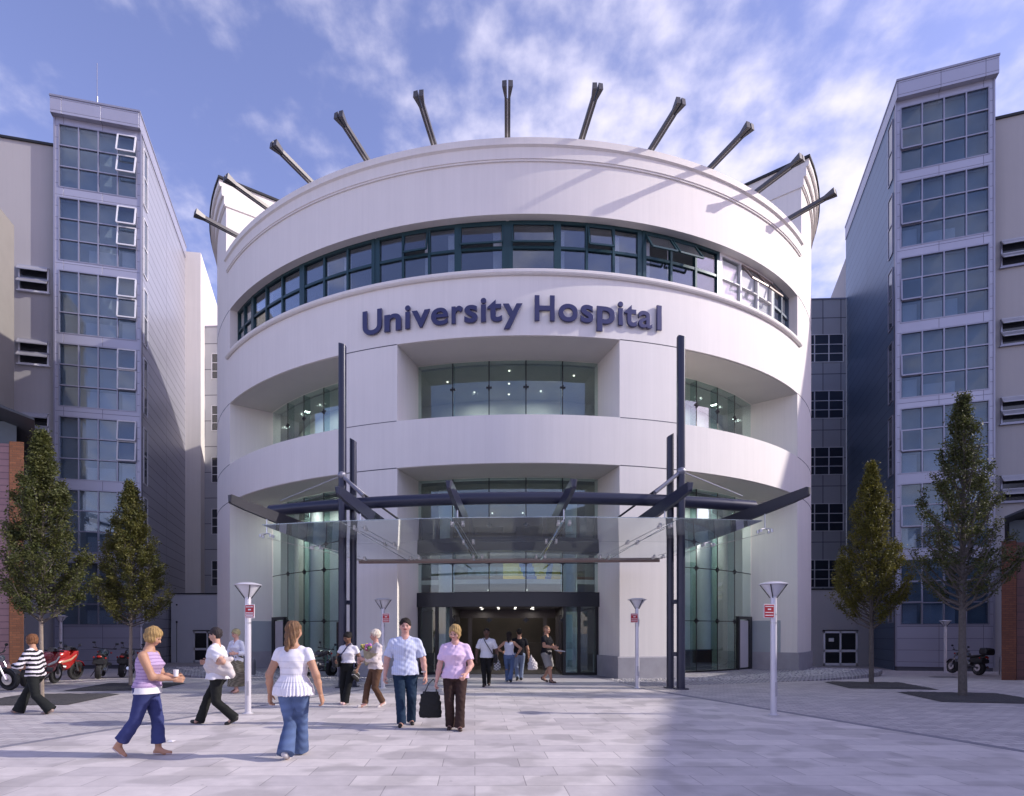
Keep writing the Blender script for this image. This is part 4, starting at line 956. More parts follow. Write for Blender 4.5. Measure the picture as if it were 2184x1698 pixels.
# ================================================================ motorcycles (local frame: front towards +X, wheels on z=0)
M_tyre = mat('tyre_rubber', (.02, .02, .022), .8, var=.1); M_chrome = mat('chrome', (.62, .62, .64), .14, 1.0, var=.03)
M_seat = mat('black_seat', (.018, .018, .02), .55, var=.1, bump=.2); M_eng = mat('engine_alloy', (.16, .16, .17), .35, .8, var=.2, vscale=12)
M_lens = mat('red_lens', (.4, .02, .01), .2); M_hl = glass('headlight_glass', (.8, .8, .8), 2)
def shell(g, secs, n=12):
    """lofted body: secs = (x, z centre, half width, half height, squareness)"""
    vs = []; fs = []
    for x, z, a, b, e in secs:
        for j in range(n):
            t = 2 * pi * j / n; ca, sa = cos(t), sin(t)
            vs.append((x, a * abs(ca) ** e * (1 if ca >= 0 else -1), z + b * abs(sa) ** e * (1 if sa >= 0 else -1)))
    k = len(secs)
    for i in range(k - 1):
        for j in range(n): a, b = i * n + j, i * n + (j + 1) % n; fs.append((a, b, b + n, a + n))
    fs += [tuple(range(n - 1, -1, -1)), tuple(range((k - 1) * n, k * n))]
    return g.add(vs, fs)
def wheel(t, x, r, wd, rim, spokes=5):
    g = MB(); pr = [(r - .085 + 0 * 1, -wd * .42), (r - .04, -wd * .5), (r - .012, -wd * .34), (r, 0), (r - .012, wd * .34), (r - .04, wd * .5), (r - .085, wd * .42), (r - .085, -wd * .42)]
    g.lathe(pr, (x, 0, r), 32, ax='y'); w_ = g.build('tyre', M_tyre, t)
    g = MB(); g.lathe([(r - .105, -wd * .36), (r - .082, -wd * .42), (r - .082, wd * .42), (r - .105, wd * .36), (r - .105, -wd * .36)], (x, 0, r), 32, ax='y'); g.lathe([(.0, -.06), (.045, -.06), (.045, .06), (.0, .06)], (x, 0, r), 16, ax='y')
    for k in range(spokes):
        a = 2 * pi * k / spokes + .3; da = .16
        for q in (-da, da): g.path([(x + .04 * cos(a), 0, r + .04 * sin(a)), (x + (r - .1) * cos(a + q), 0, r + (r - .1) * sin(a + q))], .011, 6)
    g.build('rim', rim, w_)
    g = MB(); g.lathe([(.06, -.075), (.15, -.075), (.15, -.069), (.06, -.069), (.06, -.075)], (x, 0, r), 24, ax='y'); g.lathe([(.06, .075), (.15, .075), (.15, .069), (.06, .069), (.06, .075)], (x, 0, r), 24, ax='y')
    g.build('brake_disc', M_chrome, w_)
def bike(label, x, y, rz, kind='sport', paint=(.3, .01, .01), paint2=None, rim=None, topbox=False, lean=6):
    t = thing('motorcycle', label, 'motorcycle', (x, y, gz(y)), rz, 'motorcycles parked around the plaza edges'); t.rotation_euler[0] = rad(lean)
    mp_ = mat('paint_' + '_'.join('%d' % int(c * 99) for c in paint), paint, .25, .1, var=.04, coat=.8, spec=.6)
    mp2 = mat('paint_' + '_'.join('%d' % int(c * 99) for c in paint2), paint2, .3, .1, var=.04, coat=.6) if paint2 else mp_
    rm = rim or M_eng; r = .305; wb = 1.42
    wheel(t, wb, r, .13, rm); wheel(t, 0, r, .17, rm)
    for s in (-1, 1):
        g = MB(); g.path([(wb, s * .095, r), (wb - .14, s * .095, .62), (wb - .27, s * .09, .93)], [.03, .026, .026], 8); g.build('fork', M_chrome if kind != 'sport' else M_eng, t)
        g = MB(); g.path([(0, s * .11, r), (.42, s * .10, .40)], .028, 8); g.build('swing_arm', M_eng, t)
    g = MB(); shell(g, [(.38, .42, .10, .10, .7), (.50, .44, .16, .18, .6), (.78, .46, .17, .19, .6), (.92, .45, .11, .12, .7)]); g.path([(.55, .15, .50), (.72, .24, .48)], .07, 10); g.path([(.55, -.15, .5), (.72, -.24, .48)], .07, 10); g.build('engine', M_eng, t)
    g = MB(); shell(g, [(.52, .78, .06, .05, .8), (.62, .82, .14, .11, .8), (.82, .86, .17, .13, .8), (1.0, .88, .13, .10, .8), (1.08, .86, .07, .06, .8)]); g.build('fuel_tank', mp_, t)
    g = MB(); shell(g, [(-.18 if kind != 'scooter' else -.1, .84, .08, .03, .8), (.05, .80, .13, .05, .7), (.3, .76, .15, .055, .7), (.56, .77, .10, .05, .8)]); g.build('seat', M_seat, t)
    g = MB(); shell(g, [(-.34, .80, .04, .03, .8), (-.2, .74, .09, .07, .7), (.1, .66, .12, .10, .7), (.4, .62, .11, .11, .7)]); g.build('tail_panel', mp_ if kind == 'sport' else M_seat, t)
    g = MB(); g.ball((-.36, 0, .76), (.04, .08, .04), 10, 6); g.build('tail_light', M_lens, t)
    g = MB()  # front mudguard hugging the wheel
    for i in range(8):
        a0, a1 = rad(25 + i * 15), rad(40 + i * 15); q = r + .018
        g.hexa([(wb + q * cos(a0), -.08, r + q * sin(a0)), (wb + q * cos(a0), .08, r + q * sin(a0)), (wb + q * cos(a1), .08, r + q * sin(a1)), (wb + q * cos(a1), -.08, r + q * sin(a1)),
                (wb + (q + .014) * cos(a0), -.075, r + (q + .014) * sin(a0)), (wb + (q + .014) * cos(a0), .075, r + (q + .014) * sin(a0)), (wb + (q + .014) * cos(a1), .075, r + (q + .014) * sin(a1)), (wb + (q + .014) * cos(a1), -.075, r + (q + .014) * sin(a1))])
    g.build('mudguard', mp_, t)
    g = MB(); g.path([(1.02, -.36, 1.02), (1.13, -.20, 1.00), (1.14, 0, .99), (1.13, .20, 1.00), (1.02, .36, 1.02)], .016, 8); g.path([(1.02, -.36, 1.02), (1.065, -.27, 1.01)], .024, 8); g.path([(1.02, .36, 1.02), (1.065, .27, 1.01)], .024, 8); g.build('handlebar', M_black, t)
    for s in (-1, 1):
        g = MB(); g.path([(1.08, s * .26, 1.02), (1.10, s * .33, 1.16)], .008, 6); g.ball((1.10, s * .35, 1.19), (.02, .06, .042), 12, 6); g.build('mirror', M_black, t)
    g = MB(); g.path([(.7, -.17, .34), (.45, -.19, .26), (.1, -.2, .30), (-.2, -.2, .36)], [.025, .03, .048, .055], 12); g.build('exhaust', M_chrome, t)
    g = MB(); g.path([(.5, .14, .3), (.62, .28, .02)], .012, 6); g.build('side_stand', M_black, t)
    if kind == 'sport':
        g = MB(); shell(g, [(.42, .50, .10, .10, .7), (.62, .52, .20, .22, .6), (.95, .60, .22, .24, .6), (1.18, .78, .20, .20, .7), (1.36, .88, .11, .12, .8), (1.44, .88, .04, .05, 1)]); g.build('fairing', mp_, t)
        if paint2: g = MB(); shell(g, [(.60, .62, .205, .05, .6), (.95, .70, .232, .06, .6), (1.18, .84, .208, .05, .7)]); g.build('fairing_stripe', mp2, t)
        g = MB(); shell(g, [(1.02, 1.05, .10, .07, .8), (1.2, 1.02, .13, .09, .8), (1.36, .95, .08, .05, .8)]); g.build('windscreen', glass('smoke_screen', (.25, .12, .14), 2), t)
    else:
        g = MB(); g.lathe([(0, .0), (.07, .0), (.095, .10), (.09, .13), (0, .14)], (0, 0, 0), 18, ax='x'); g.v = [(a + 1.15, b, c + .86) for a, b, c in g.v]; g.build('headlight', M_chrome, t)
        for s in (-1, 1): g = MB(); g.ball((1.12, s * .2, .86), .035, 8, 6); g.ball((-.2, s * .17, .72), .03, 8, 6); g.build('indicator', M_lens, t)
        g = MB(); shell(g, [(-.3, .60, .16, .09, .6), (-.1, .60, .20, .13, .6), (.2, .60, .20, .13, .6), (.32, .60, .17, .08, .6)]); g.build('pannier', M_seat, t)
    if topbox: g = MB(); shell(g, [(-.52, .98, .17, .10, .5), (-.45, 1.0, .22, .15, .5), (-.2, 1.0, .22, .15, .5), (-.14, .98, .18, .10, .5)]); g.build('top_box', M_seat, t)
    return t
bike('motorcycle with white spoked front wheel cut off by the left edge', -14.75, 16.2, rad(-4), 'cruiser', (.02, .02, .025), rim=M_nw)
bike('white, red and black sports motorcycle behind the striped walker', -13.55, 16.95, rad(100), 'sport', (.35, .03, .04), (.6, .58, .6))
bike('bright red faired motorcycle with pale stripe, right of the striped walker', -14.35, 18.4, rad(84), 'sport', (.42, .02, .015), (.45, .25, .16))
bike('black motorcycle just right of the red one', -13.75, 20.3, rad(118), 'cruiser', (.015, .03, .035))
bike('black motorcycle seen from behind, furthest right of the left row', -13.75, 21.6, rad(110), 'cruiser', (.02, .02, .025), topbox=False)
bike('black motorcycle parked under the left bay of the round facade', -6.9, 20.7, rad(65), 'cruiser', (.012, .012, .015), topbox=True)
bike('dark motorcycle with top box behind the tallest tree', 19.5, 26.8, rad(93), 'cruiser', (.015, .02, .04), topbox=True)
# ================================================================ people: signed-distance bodies turned into meshes
def unit(v): v = np.asarray(v, float); return v / (np.linalg.norm(v) + 1e-9)
def rotm(yaw=0, pitch=0, roll=0):
    cy_, sy = cos(yaw), sin(yaw); cp, sp = cos(pitch), sin(pitch); cr, sr = cos(roll), sin(roll)
    Rz = np.array([[cy_, -sy, 0], [sy, cy_, 0], [0, 0, 1]]); Rx = np.array([[1, 0, 0], [0, cp, -sp], [0, sp, cp]]); Ry = np.array([[cr, 0, sr], [0, 1, 0], [-sr, 0, cr]])
    return Rz @ Rx @ Ry
class Field:
    def __init__(s, prims, h, k=.02, pad=.03, box=None):
        s.h = h; lo = []; hi = []
        for p in prims:
            a, b = s.bb(p); lo.append(a); hi.append(b)
        s.lo = np.min(lo, 0) - pad; hi = np.max(hi, 0) + pad
        s.n = np.ceil((hi - s.lo) / h).astype(int) + 1; s.F = np.full(s.n, 1.0, np.float32)
        for p in prims: s.union(p, p[-1] if isinstance(p[-1], dict) and 'k' in p[-1] else None, k)
    @staticmethod
    def bb(p):
        t = p[0]
        if t in 'cf': a, b, r = np.array(p[1]), np.array(p[2]), max(p[3], p[4]); return np.minimum(a, b) - r, np.maximum(a, b) + r
        if t == 'e': r = max(p[2]); return np.array(p[1]) - r, np.array(p[1]) + r
        if t == 'l': z = [q[0] for q in p[1]]; w_ = max(abs(q[1]) + q[3] for q in p[1]); d = max(abs(q[2]) + q[4] for q in p[1]); return np.array((-w_, -d, min(z))), np.array((w_, d, max(z)))
        if t == 'b': r = float(np.linalg.norm(p[2])); return np.array(p[1]) - r, np.array(p[1]) + r
    def grid(s, lo, hi):
        i0 = np.clip(np.floor((lo - s.lo) / s.h).astype(int), 0, s.n - 1); i1 = np.clip(np.ceil((hi - s.lo) / s.h).astype(int) + 1, 1, s.n)
        sl = tuple(slice(a, b) for a, b in zip(i0, i1)); ax = [s.lo[i] + s.h * np.arange(i0[i], i1[i]) for i in range(3)]
        return sl, ax[0][:, None, None], ax[1][None, :, None], ax[2][None, None, :]
    def dist(s, p, X, Y, Z):
        t = p[0]
        if t in 'cf':
            a, b = np.array(p[1], float), np.array(p[2], float); d = b - a; L2 = d @ d
            u = ((X - a[0]) * d[0] + (Y - a[1]) * d[1] + (Z - a[2]) * d[2]) / L2; uc = np.clip(u, 0, 1)
            r = p[3] + (p[4] - p[3]) * uc
            q = np.sqrt((X - a[0] - d[0] * uc) ** 2 + (Y - a[1] - d[1] * uc) ** 2 + (Z - a[2] - d[2] * uc) ** 2) - r
            if t == 'f': q = np.maximum(q, (u - 1) * sqrt(L2))
            return q
        if t == 'e':
            Rm = p[3] if len(p) > 3 and not isinstance(p[3], dict) else np.eye(3); c, r = p[1], p[2]
            dx, dy, dz = X - c[0], Y - c[1], Z - c[2]
            l = [(dx * Rm[0, i] + dy * Rm[1, i] + dz * Rm[2, i]) / r[i] for i in range(3)]
            q = np.sqrt(l[0] ** 2 + l[1] ** 2 + l[2] ** 2); return (q - 1) * min(r) * .9 + (q - 1) * 0
        if t == 'b':
            Rm = p[3]; c, r = p[1], p[2]; rd = p[4]
            dx, dy, dz = X - c[0], Y - c[1], Z - c[2]
            l = [np.abs(dx * Rm[0, i] + dy * Rm[1, i] + dz * Rm[2, i]) - r[i] + rd for i in range(3)]
            return np.sqrt(sum(np.maximum(a, 0) ** 2 for a in l)) + np.minimum(np.maximum(np.maximum(l[0], l[1]), l[2]), 0) - rd
        if t == 'l':
            S = sorted(p[1]); zs_ = [q[0] for q in S]; v = [np.interp(Z, zs_, [q[i] for q in S]) for i in (1, 2, 3, 4)]
            q = np.sqrt(((X - v[0]) / v[2]) ** 2 + ((Y - v[1]) / v[3]) ** 2)
            d = (q - 1) * np.minimum(v[2], v[3]); return np.maximum(d, np.maximum(zs_[0] - Z, Z - zs_[-1]))
    def union(s, p, opt, k):
        k = opt['k'] if opt else k; a, b = s.bb(p); sl, X, Y, Z = s.grid(a - k - .03, b + k + .03)
        d = s.dist(p, X, Y, Z).astype(np.float32); f = s.F[sl]
        h = np.maximum(k - np.abs(f - d), 0) / k; s.F[sl] = np.minimum(f, d) - h * h * k * .25
    def sub(s, p, k=.006):
        a, b = s.bb(p); sl, X, Y, Z = s.grid(a - .01, b + .01); d = -s.dist(p, X, Y, Z); f = s.F[sl]
        h = np.maximum(k - np.abs(f - d), 0) / k; s.F[sl] = np.maximum(f, d) + h * h * k * .25
    def axes(s): return [s.lo[i] + s.h * np.arange(s.n[i]) for i in range(3)]
    def cut(s, fn):
        x, y, z = s.axes(); s.F = np.maximum(s.F, fn(x[:, None, None], y[None, :, None], z[None, None, :]).astype(np.float32) + 0 * s.F)
    def disp(s, fn):
        x, y, z = s.axes(); s.F = s.F + fn(x[:, None, None], y[None, :, None], z[None, None, :]).astype(np.float32)
    def mesh(s):
        F = s.F.copy(); F[0] = F[-1] = 1; F[:, 0] = F[:, -1] = 1; F[:, :, 0] = F[:, :, -1] = 1
        ins = F < 0; nx, ny, nz = F.shape
        c = np.zeros((nx - 1, ny - 1, nz - 1), np.int8); offs = [(a, b, d) for a in (0, 1) for b in (0, 1) for d in (0, 1)]
        for a, b, d in offs: c += ins[a:nx - 1 + a, b:ny - 1 + b, d:nz - 1 + d]
        act = (c > 0) & (c < 8); idx = np.argwhere(act)
        if len(idx) == 0: return np.zeros((0, 3)), np.zeros((0, 4), int)
        V = {o: F[idx[:, 0] + o[0], idx[:, 1] + o[1], idx[:, 2] + o[2]] for o in offs}
        acc = np.zeros((len(idx), 3)); cnt = np.zeros(len(idx))
        for o in offs:
            for ax in range(3):
                if o[ax]: continue
                q = list(o); q[ax] = 1; q = tuple(q); a, b = V[o], V[q]; m = (a < 0) != (b < 0)
                t = np.where(m, a / (a - b + 1e-12), 0)
                p = np.tile(np.array(o, float), (len(idx), 1)); p[:, ax] = t; acc += p * m[:, None]; cnt += m
        P = s.lo + s.h * (idx + acc / cnt[:, None])
        num = np.full(act.shape, -1, np.int64); num[act] = np.arange(len(idx)); qs = []
        for ax in range(3):
            sl0 = [slice(1, -1)] * 3; sl0[ax] = slice(0, -1); sl1 = list(sl0); sl1[ax] = slice(1, None)
            # interior edges only
            A = ins[tuple(slice(0, F.shape[i] - 1) if i == ax else slice(1, F.shape[i] - 1) for i in range(3))]
            Bm = ins[tuple(slice(1, F.shape[i]) if i == ax else slice(1, F.shape[i] - 1) for i in range(3))]
            e = np.argwhere(A != Bm); fl = A[tuple(e.T)]
            e = e.copy()
            for i in range(3):
                if i != ax: e[:, i] += 1
            u, v = [(1, 2), (2, 0), (0, 1)][ax]
            def cell(du, dv): q = e.copy(); q[:, u] += du; q[:, v] += dv; return num[tuple(q.T)]
            Q = np.stack([cell(-1, -1), cell(0, -1), cell(0, 0), cell(-1, 0)], 1); Q[~fl] = Q[~fl][:, ::-1]; qs.append(Q)
        Q = np.concatenate(qs); Q = Q[(Q >= 0).all(1)]; return P, Q
def ik(a, b, l1, l2, pole):
    a, b, pole = map(lambda v: np.array(v, float), (a, b, pole)); d = b - a; L_ = np.linalg.norm(d)
    if L_ > (l1 + l2) * .999: b = a + d / L_ * (l1 + l2) * .999; d = b - a; L_ = np.linalg.norm(d)
    x = (l1 * l1 - l2 * l2 + L_ * L_) / (2 * L_); h_ = sqrt(max(0, l1 * l1 - x * x)); dn = d / L_; pp = pole - dn * (pole @ dn)
    return a + dn * x + unit(pp) * h_, b
M_skin = vcol('skin', .55, .4, bump=.05, sss=.0); M_cloth = vcol('woven_cloth', .85, .15, bump=.25, bscale=220); M_hair = vcol('hair', .65, .2, bump=.8, bscale=120); M_shoe = vcol('shoe_leather', .45, .45, bump=.05)
SK = {'fair': (.52, .30, .22), 'tan': (.46, .25, .16), 'dark': (.10, .05, .033), 'brown': (.19, .095, .06), 'pink': (.56, .31, .25)}
def wrinkle(amp, sc_=1.0, sd=0.0):
    return lambda x, y, z: amp * (np.sin(z * 41 * sc_ + 7 * np.sin(x * 13 + sd) + 3 * y * 9 + sd) * .6 + np.sin(z * 83 * sc_ + x * 31 + y * 27 + sd * 2) * .4)
def person(label, x, y, rz, H=1.7, male=False, girth=1.0, skin='fair', feet=((.05, .14, .0, 0), (-.05, -.12, .02, 25)), hands=((.15, .05, .46), (-.15, .02, .46)), elbows=((.6, -1, -.2), (-.6, -1, -.2)),
           head=(0, 0, 0), hair='short', hcol=(.05, .03, .02), lean=0.0, h=.010, top=None, bottom=None, shoe=(.02, .02, .02), hipz=None, z=None, curl=.5, palms=None, barefoot=False, under=None):
    """feet/hands for the person's left (+x) and right (-x): (x, forward, z); person faces local -Y; fractions of H"""
    t = thing('person', label, 'person', (x, y, gz(y) if z is None else z), rz)
    g_ = girth; hz = hipz or min(.522, min(sqrt(.457 ** 2 - f_[1] ** 2) + .045 + f_[2] for f_ in feet) + .02) ; dz = hz - .52
    def W(z_): return (0.0, -lean * max(0, z_ - .52) * 1.0)  # forward lean
    sh = 1.10 if male else 1.0
    def LY(z_): return -lean * max(0, z_ - .52)
    base = [(.465, .070, .060), (.50, .098, .070), (.53, .103 if not male else .096, .073), (.57, .095 if not male else .092, .066), (.61, .080 if not male else .088, .058), (.66, .083 if not male else .094, .060),
            (.71, .092 if not male else .104, .070), (.75, .094 if not male else .108, .066), (.775, .080 if not male else .092, .054), (.80, .052, .042), (.83, .036, .034)]
    gw = lambda z_: 1 + (g_ - 1) * (1.15 if z_ < .72 else .7)
    bust = {.71: -.012, .66: -.004} if not male else {.57: -.003 * g_}
    torso = lambda inf=0, zlo=0, zhi=2, fl=None: ('l', [((z_ + dz) * H, 0, (LY(z_) + bust.get(z_, 0)) * H, (w_ * gw(z_)) * H + inf, (d_ * gw(z_) + (abs(bust.get(z_, 0)) * .9)) * H + inf) for z_, w_, d_ in base if zlo <= z_ <= zhi])
    neckb = np.array((0, LY(.82) + .004, .82 + dz)) * H
    Rh = rotm(rad(head[0]), rad(-head[1]) if False else rad(head[1]), rad(head[2]))   # yaw, pitch(+ looks down), roll
    hp = lambda v: neckb + np.array((0, -.010, .050)) * H + Rh @ (np.array(v) * H)
    J = {}
    prims = [torso(-.002)] + [('c', np.array((s_ * .012, LY(.81) + .004, .812 + dz)) * H, np.array((s_ * .090 * sh, LY(.79), .779 + dz)) * H, .022 * H, .025 * H, {'k': .03}) for s_ in (-1, 1)]
    joints_ = []
    for s, ft, hd, el in ((1, feet[0], hands[0], elbows[0]), (-1, feet[1], hands[1], elbows[1])):
        hip = np.array((s * .052 * (1 + (g_ - 1) * .5), 0, .50 + dz)) * H; ank = np.array((ft[0], -ft[1], .045 + ft[2])) * H
        kn, ank = ik(hip, ank, .234 * H, .226 * H, (s * .08, -1, .05))
        shp = np.array((s * .099 * sh * (1 + (g_ - 1) * .5), LY(.79), .776 + dz)) * H; wr = np.array((hd[0], -hd[1], hd[2] + dz)) * H
        eb, wr = ik(shp, wr, .172 * H, .150 * H, (el[0] * s * (1 if s > 0 else 1) if False else el[0], -el[1], el[2]))
        joints_.append((s, hip, kn, ank, shp, eb, wr, ft))
        gl = 1 + (g_ - 1) * .8; mk = 1.1 if male else 1.0
        prims += [('c', hip, kn, .052 * H * gl, .034 * H * gl), ('c', kn, ank, .033 * H * gl, .021 * H), ('c', kn + (ank - kn) * .1 + np.array((0, .008 * H, 0)), kn + (ank - kn) * .45 + np.array((0, .008 * H, 0)), .028 * H * gl, .026 * H * gl),
                  ('c', shp, eb, .030 * H * gl * mk, .0235 * H * gl * mk, {'k': .03}), ('c', eb, eb + (wr - eb) * .4, .0235 * H * gl * mk, .022 * H * gl * mk), ('c', eb + (wr - eb) * .4, wr, .022 * H * gl * mk, .0150 * H * mk)]
        pr = rad(ft[3]); toe = ank + np.array((s * .012 * H, -.085 * H * cos(pr), -.028 * H - .085 * H * sin(pr) * .75)); heel = ank + np.array((0, .020 * H, -.020 * H))
        prims += [('c', heel, toe, .019 * H, .014 * H), ('c', ank, (toe + ank) / 2 + np.array((0, 0, -.012 * H)), .02 * H, .018 * H)]
        J[s] = dict(toe=toe, heel=heel)
    # neck and head
    hc = hp((0, -.002, .062))
    prims += [('c', neckb + np.array((0, .002, -.02)) * H, hp((0, .008, .03)), .033 * H * (1.1 if male else 1) * (1 + (g_ - 1) * .5), .030 * H * (1.1 if male else 1), {'k': .03}),
              ('e', hp((0, .008, .072)), np.array((.0445, .054, .050)) * H, Rh), ('e', hp((0, -.016, .036)), np.array((.036, .036, .040)) * H, Rh, ), ('c', hp((0, -.036, .012)), hp((0, -.037, .016)), .013 * H, .013 * H, {'k': .02}),
              ('c', hp((0, -.047, .056)), hp((0, -.060, .040)), .0045 * H, .0085 * H, {'k': .008})]
    for s in (-1, 1):
        prims += [('c', hp((s * .008, -.047, .067)), hp((s * .030, -.040, .066)), .0055 * H, .005 * H, {'k': .012}), ('e', hp((s * .024, -.034, .042)), np.array((.014, .012, .014)) * H, Rh), ('e', hp((s * .0455, .006, .050)), np.array((.006, .012, .019)) * H, Rh)]
    prims += [('c', hp((-.013, -.050, .026)), hp((.013, -.050, .026)), .005 * H, .005 * H, {'k': .006})]
    F = Field(prims, h, k=.028)
    for s in (-1, 1): F.sub(('e', hp((s * .0185, -.053, .0565)), np.array((.0095, .005, .005)) * H, Rh), .006)
    P, Q = F.mesh(); vs = [P]; qs = [Q]; nb = len(P)
    # hands with five fingers
    for s, hip, kn, ank, shp, eb, wr, ft in joints_:
        d = unit(wr - eb); pl = palms[0 if s > 0 else 1] if palms else (-s, 0, 0); nrm = np.array(pl, float); nrm = unit(nrm - d * (nrm @ d)); side = np.cross(d, nrm); side = side * (1 if side[1] < 0 else -1)
        if abs(side[1]) < .3: side = side * (1 if side[2] > 0 else -1)
        hs = H * (1.05 if male else 1.0); pr = []
        Rp = np.stack([side, nrm, d], 1)
        pr.append(('b', wr + d * .028 * hs, np.array((.0235, .0105, .033)) * hs, Rp, .009 * hs)); pr.append(('c', wr - d * .02 * hs, wr + d * .012 * hs, .0150 * hs, .0155 * hs))
        for i, (off, ln) in enumerate(((.0175, .040), (.006, .045), (-.006, .042), (-.0175, .033))):
            a = wr + d * .056 * hs + side * off * hs; cu = curl * (1 + .12 * i)
            d1 = unit(d * cos(cu * .5) + nrm * sin(cu * .5)); d2 = unit(d * cos(cu * 1.3) + nrm * sin(cu * 1.3)); d3 = unit(d * cos(cu * 2.0) + nrm * sin(cu * 2.0))
            b = a + d1 * ln * .45 * hs; c_ = b + d2 * ln * .32 * hs; e_ = c_ + d3 * ln * .25 * hs
            pr += [('c', a, b, .0054 * hs, .005 * hs, {'k': .003}), ('c', b, c_, .005 * hs, .0047 * hs, {'k': .003}), ('c', c_, e_, .0047 * hs, .0040 * hs, {'k': .003})]
        a = wr + d * .016 * hs + side * .018 * hs; b = a + unit(d * .75 + side * .7 + nrm * .35) * .026 * hs; c_ = b + unit(d * .95 + side * .2 + nrm * .5) * .022 * hs
        pr += [('c', a, b, .0085 * hs, .0063 * hs, {'k': .008}), ('c', b, c_, .0063 * hs, .005 * hs, {'k': .003})]
        G = Field(pr, .0052 if h < .012 else .007, k=.006, pad=.012); p2, q2 = G.mesh(); qs.append(q2 + sum(len(v) for v in vs)); vs.append(p2)
    P = np.concatenate(vs); Q = np.concatenate(qs); base_c = np.array(SK[skin]); col = np.tile(base_c, (len(P), 1))
    col *= 1 + .06 * np.sin(P[:, :1] * 37 + P[:, 2:] * 23)
    l = ((P[:nb] - hp((0, 0, 0))) @ Rh) / H; cn = col[:nb]
    fr_ = l[:, 1] < -.03; dk = min(1, base_c[0] * 3)
    m = fr_ & (np.abs(np.abs(l[:, 0]) - .0185) < .0105) & (np.abs(l[:, 2] - .0565) < .0065); cn[m] = base_c * .8  # eye surround painted as darker skin for socket shade
    m = fr_ & (np.abs(np.abs(l[:, 0]) - .0185) < .0072) & (np.abs(l[:, 2] - .0565) < .0045); cn[m] = (.02, .015, .012)
    m = fr_ & (np.abs(np.abs(l[:, 0]) - .019) < .014) & (np.abs(l[:, 2] - .0685) < .0035); cn[m] = np.array(hcol) * .45 + base_c * .35
    m = fr_ & (np.abs(l[:, 0]) < .017) & (np.abs(l[:, 2] - .026) < .0055); cn[m] = base_c * np.array((.85, .42, .42))
    m = fr_ & (np.abs(l[:, 0]) < .014) & (np.abs(l[:, 2] - .0262) < .0016); cn[m] = base_c * .25
    mesh_np('body', P, Q, M_skin, t, cols=col)
    # hair
    hh = min(h, .010)
    if hair != 'bald':
        e = {'short': .0085, 'crop': .0035, 'bob': .011, 'long': .009, 'updo': .008, 'curly': .013, 'puff': .014, 'band': .010}[hair] * H
        hpz = [('e', hp((0, .011, .074)), np.array((.0445, .054, .050)) * H + e, Rh)]
        if hair in ('bob',): hpz += [('l_', )] if False else [('e', hp((0, .020, .040)), np.array((.050, .046, .045)) * H, Rh), ('e', hp((.036, -.004, .036)), np.array((.018, .030, .036)) * H, Rh), ('e', hp((-.036, -.004, .036)), np.array((.018, .030, .036)) * H, Rh)]
        if hair in ('short', 'curly', 'crop', 'puff'): hpz += [('e', hp((0, .024, .044)), np.array((.040, .036, .036)) * H, Rh)]
        if hair == 'long': hpz += [('e', hp((0, .022, .035)), np.array((.050, .040, .055)) * H, Rh), ('c', hp((0, .040, .02)), hp((.008, .068, -.075)), .034 * H, .017 * H), ('c', hp((-.02, .035, .03)), hp((-.030, .050, -.045)), .026 * H, .012 * H), ('c', hp((.02, .035, .03)), hp((.03, .048, -.04)), .026 * H, .012 * H)]
        if hair in ('updo', 'band'): hpz += [('e', hp((0, .024, .044)), np.array((.038, .034, .032)) * H, Rh), ('e', hp((0, .058, .085)), np.array((.026, .026, .030)) * H, Rh)]
        G = Field(hpz, hh, k=.02); ln = .075
        G.sub(('e', hp((0, -.060, .028)), np.array((.038 if hair in ('bob', 'long') else .050, .050, .062 if hair != 'band' else .055)) * H, Rh), .012)
        G.sub(('e', hp((0, -.004, -.012)), np.array((.040, .05, .036)) * H, Rh), .01)
        hn = hp((0, 0, .07))
        amp = {'curly': .006, 'puff': .004}.get(hair, .0028)
        G.disp(lambda x_, y_, z_: amp * np.sin(np.arctan2(y_ - hn[1] + .0 * z_, x_ - hn[0] + 1e-6) * (17 if hair != 'curly' else 11) + (z_ * 30 if hair != 'curly' else np.sin(z_ * 140) * 2)))
        G.disp(lambda x_, y_, z_: .0022 * np.sin(x_ * 210 + 3 * np.sin(z_ * 60)) * np.sin(y_ * 190 + z_ * 40) + .003 * np.sin(z_ * 75 + 4 * x_ * 13))
        p2, q2 = G.mesh(); sd_ = np.sin(np.arctan2(p2[:, 1] - hn[1], p2[:, 0] - hn[0]) * 29 + p2[:, 2] * 40)
        c2 = np.array(hcol) * (1 + .28 * sd_[:, None] + .12 * np.sin(p2[:, :1] * 190)); 
        mesh_np('hair', p2, q2, M_hair, t, cols=np.clip(c2, .003, 1))
    gl = 1 + (g_ - 1) * .8
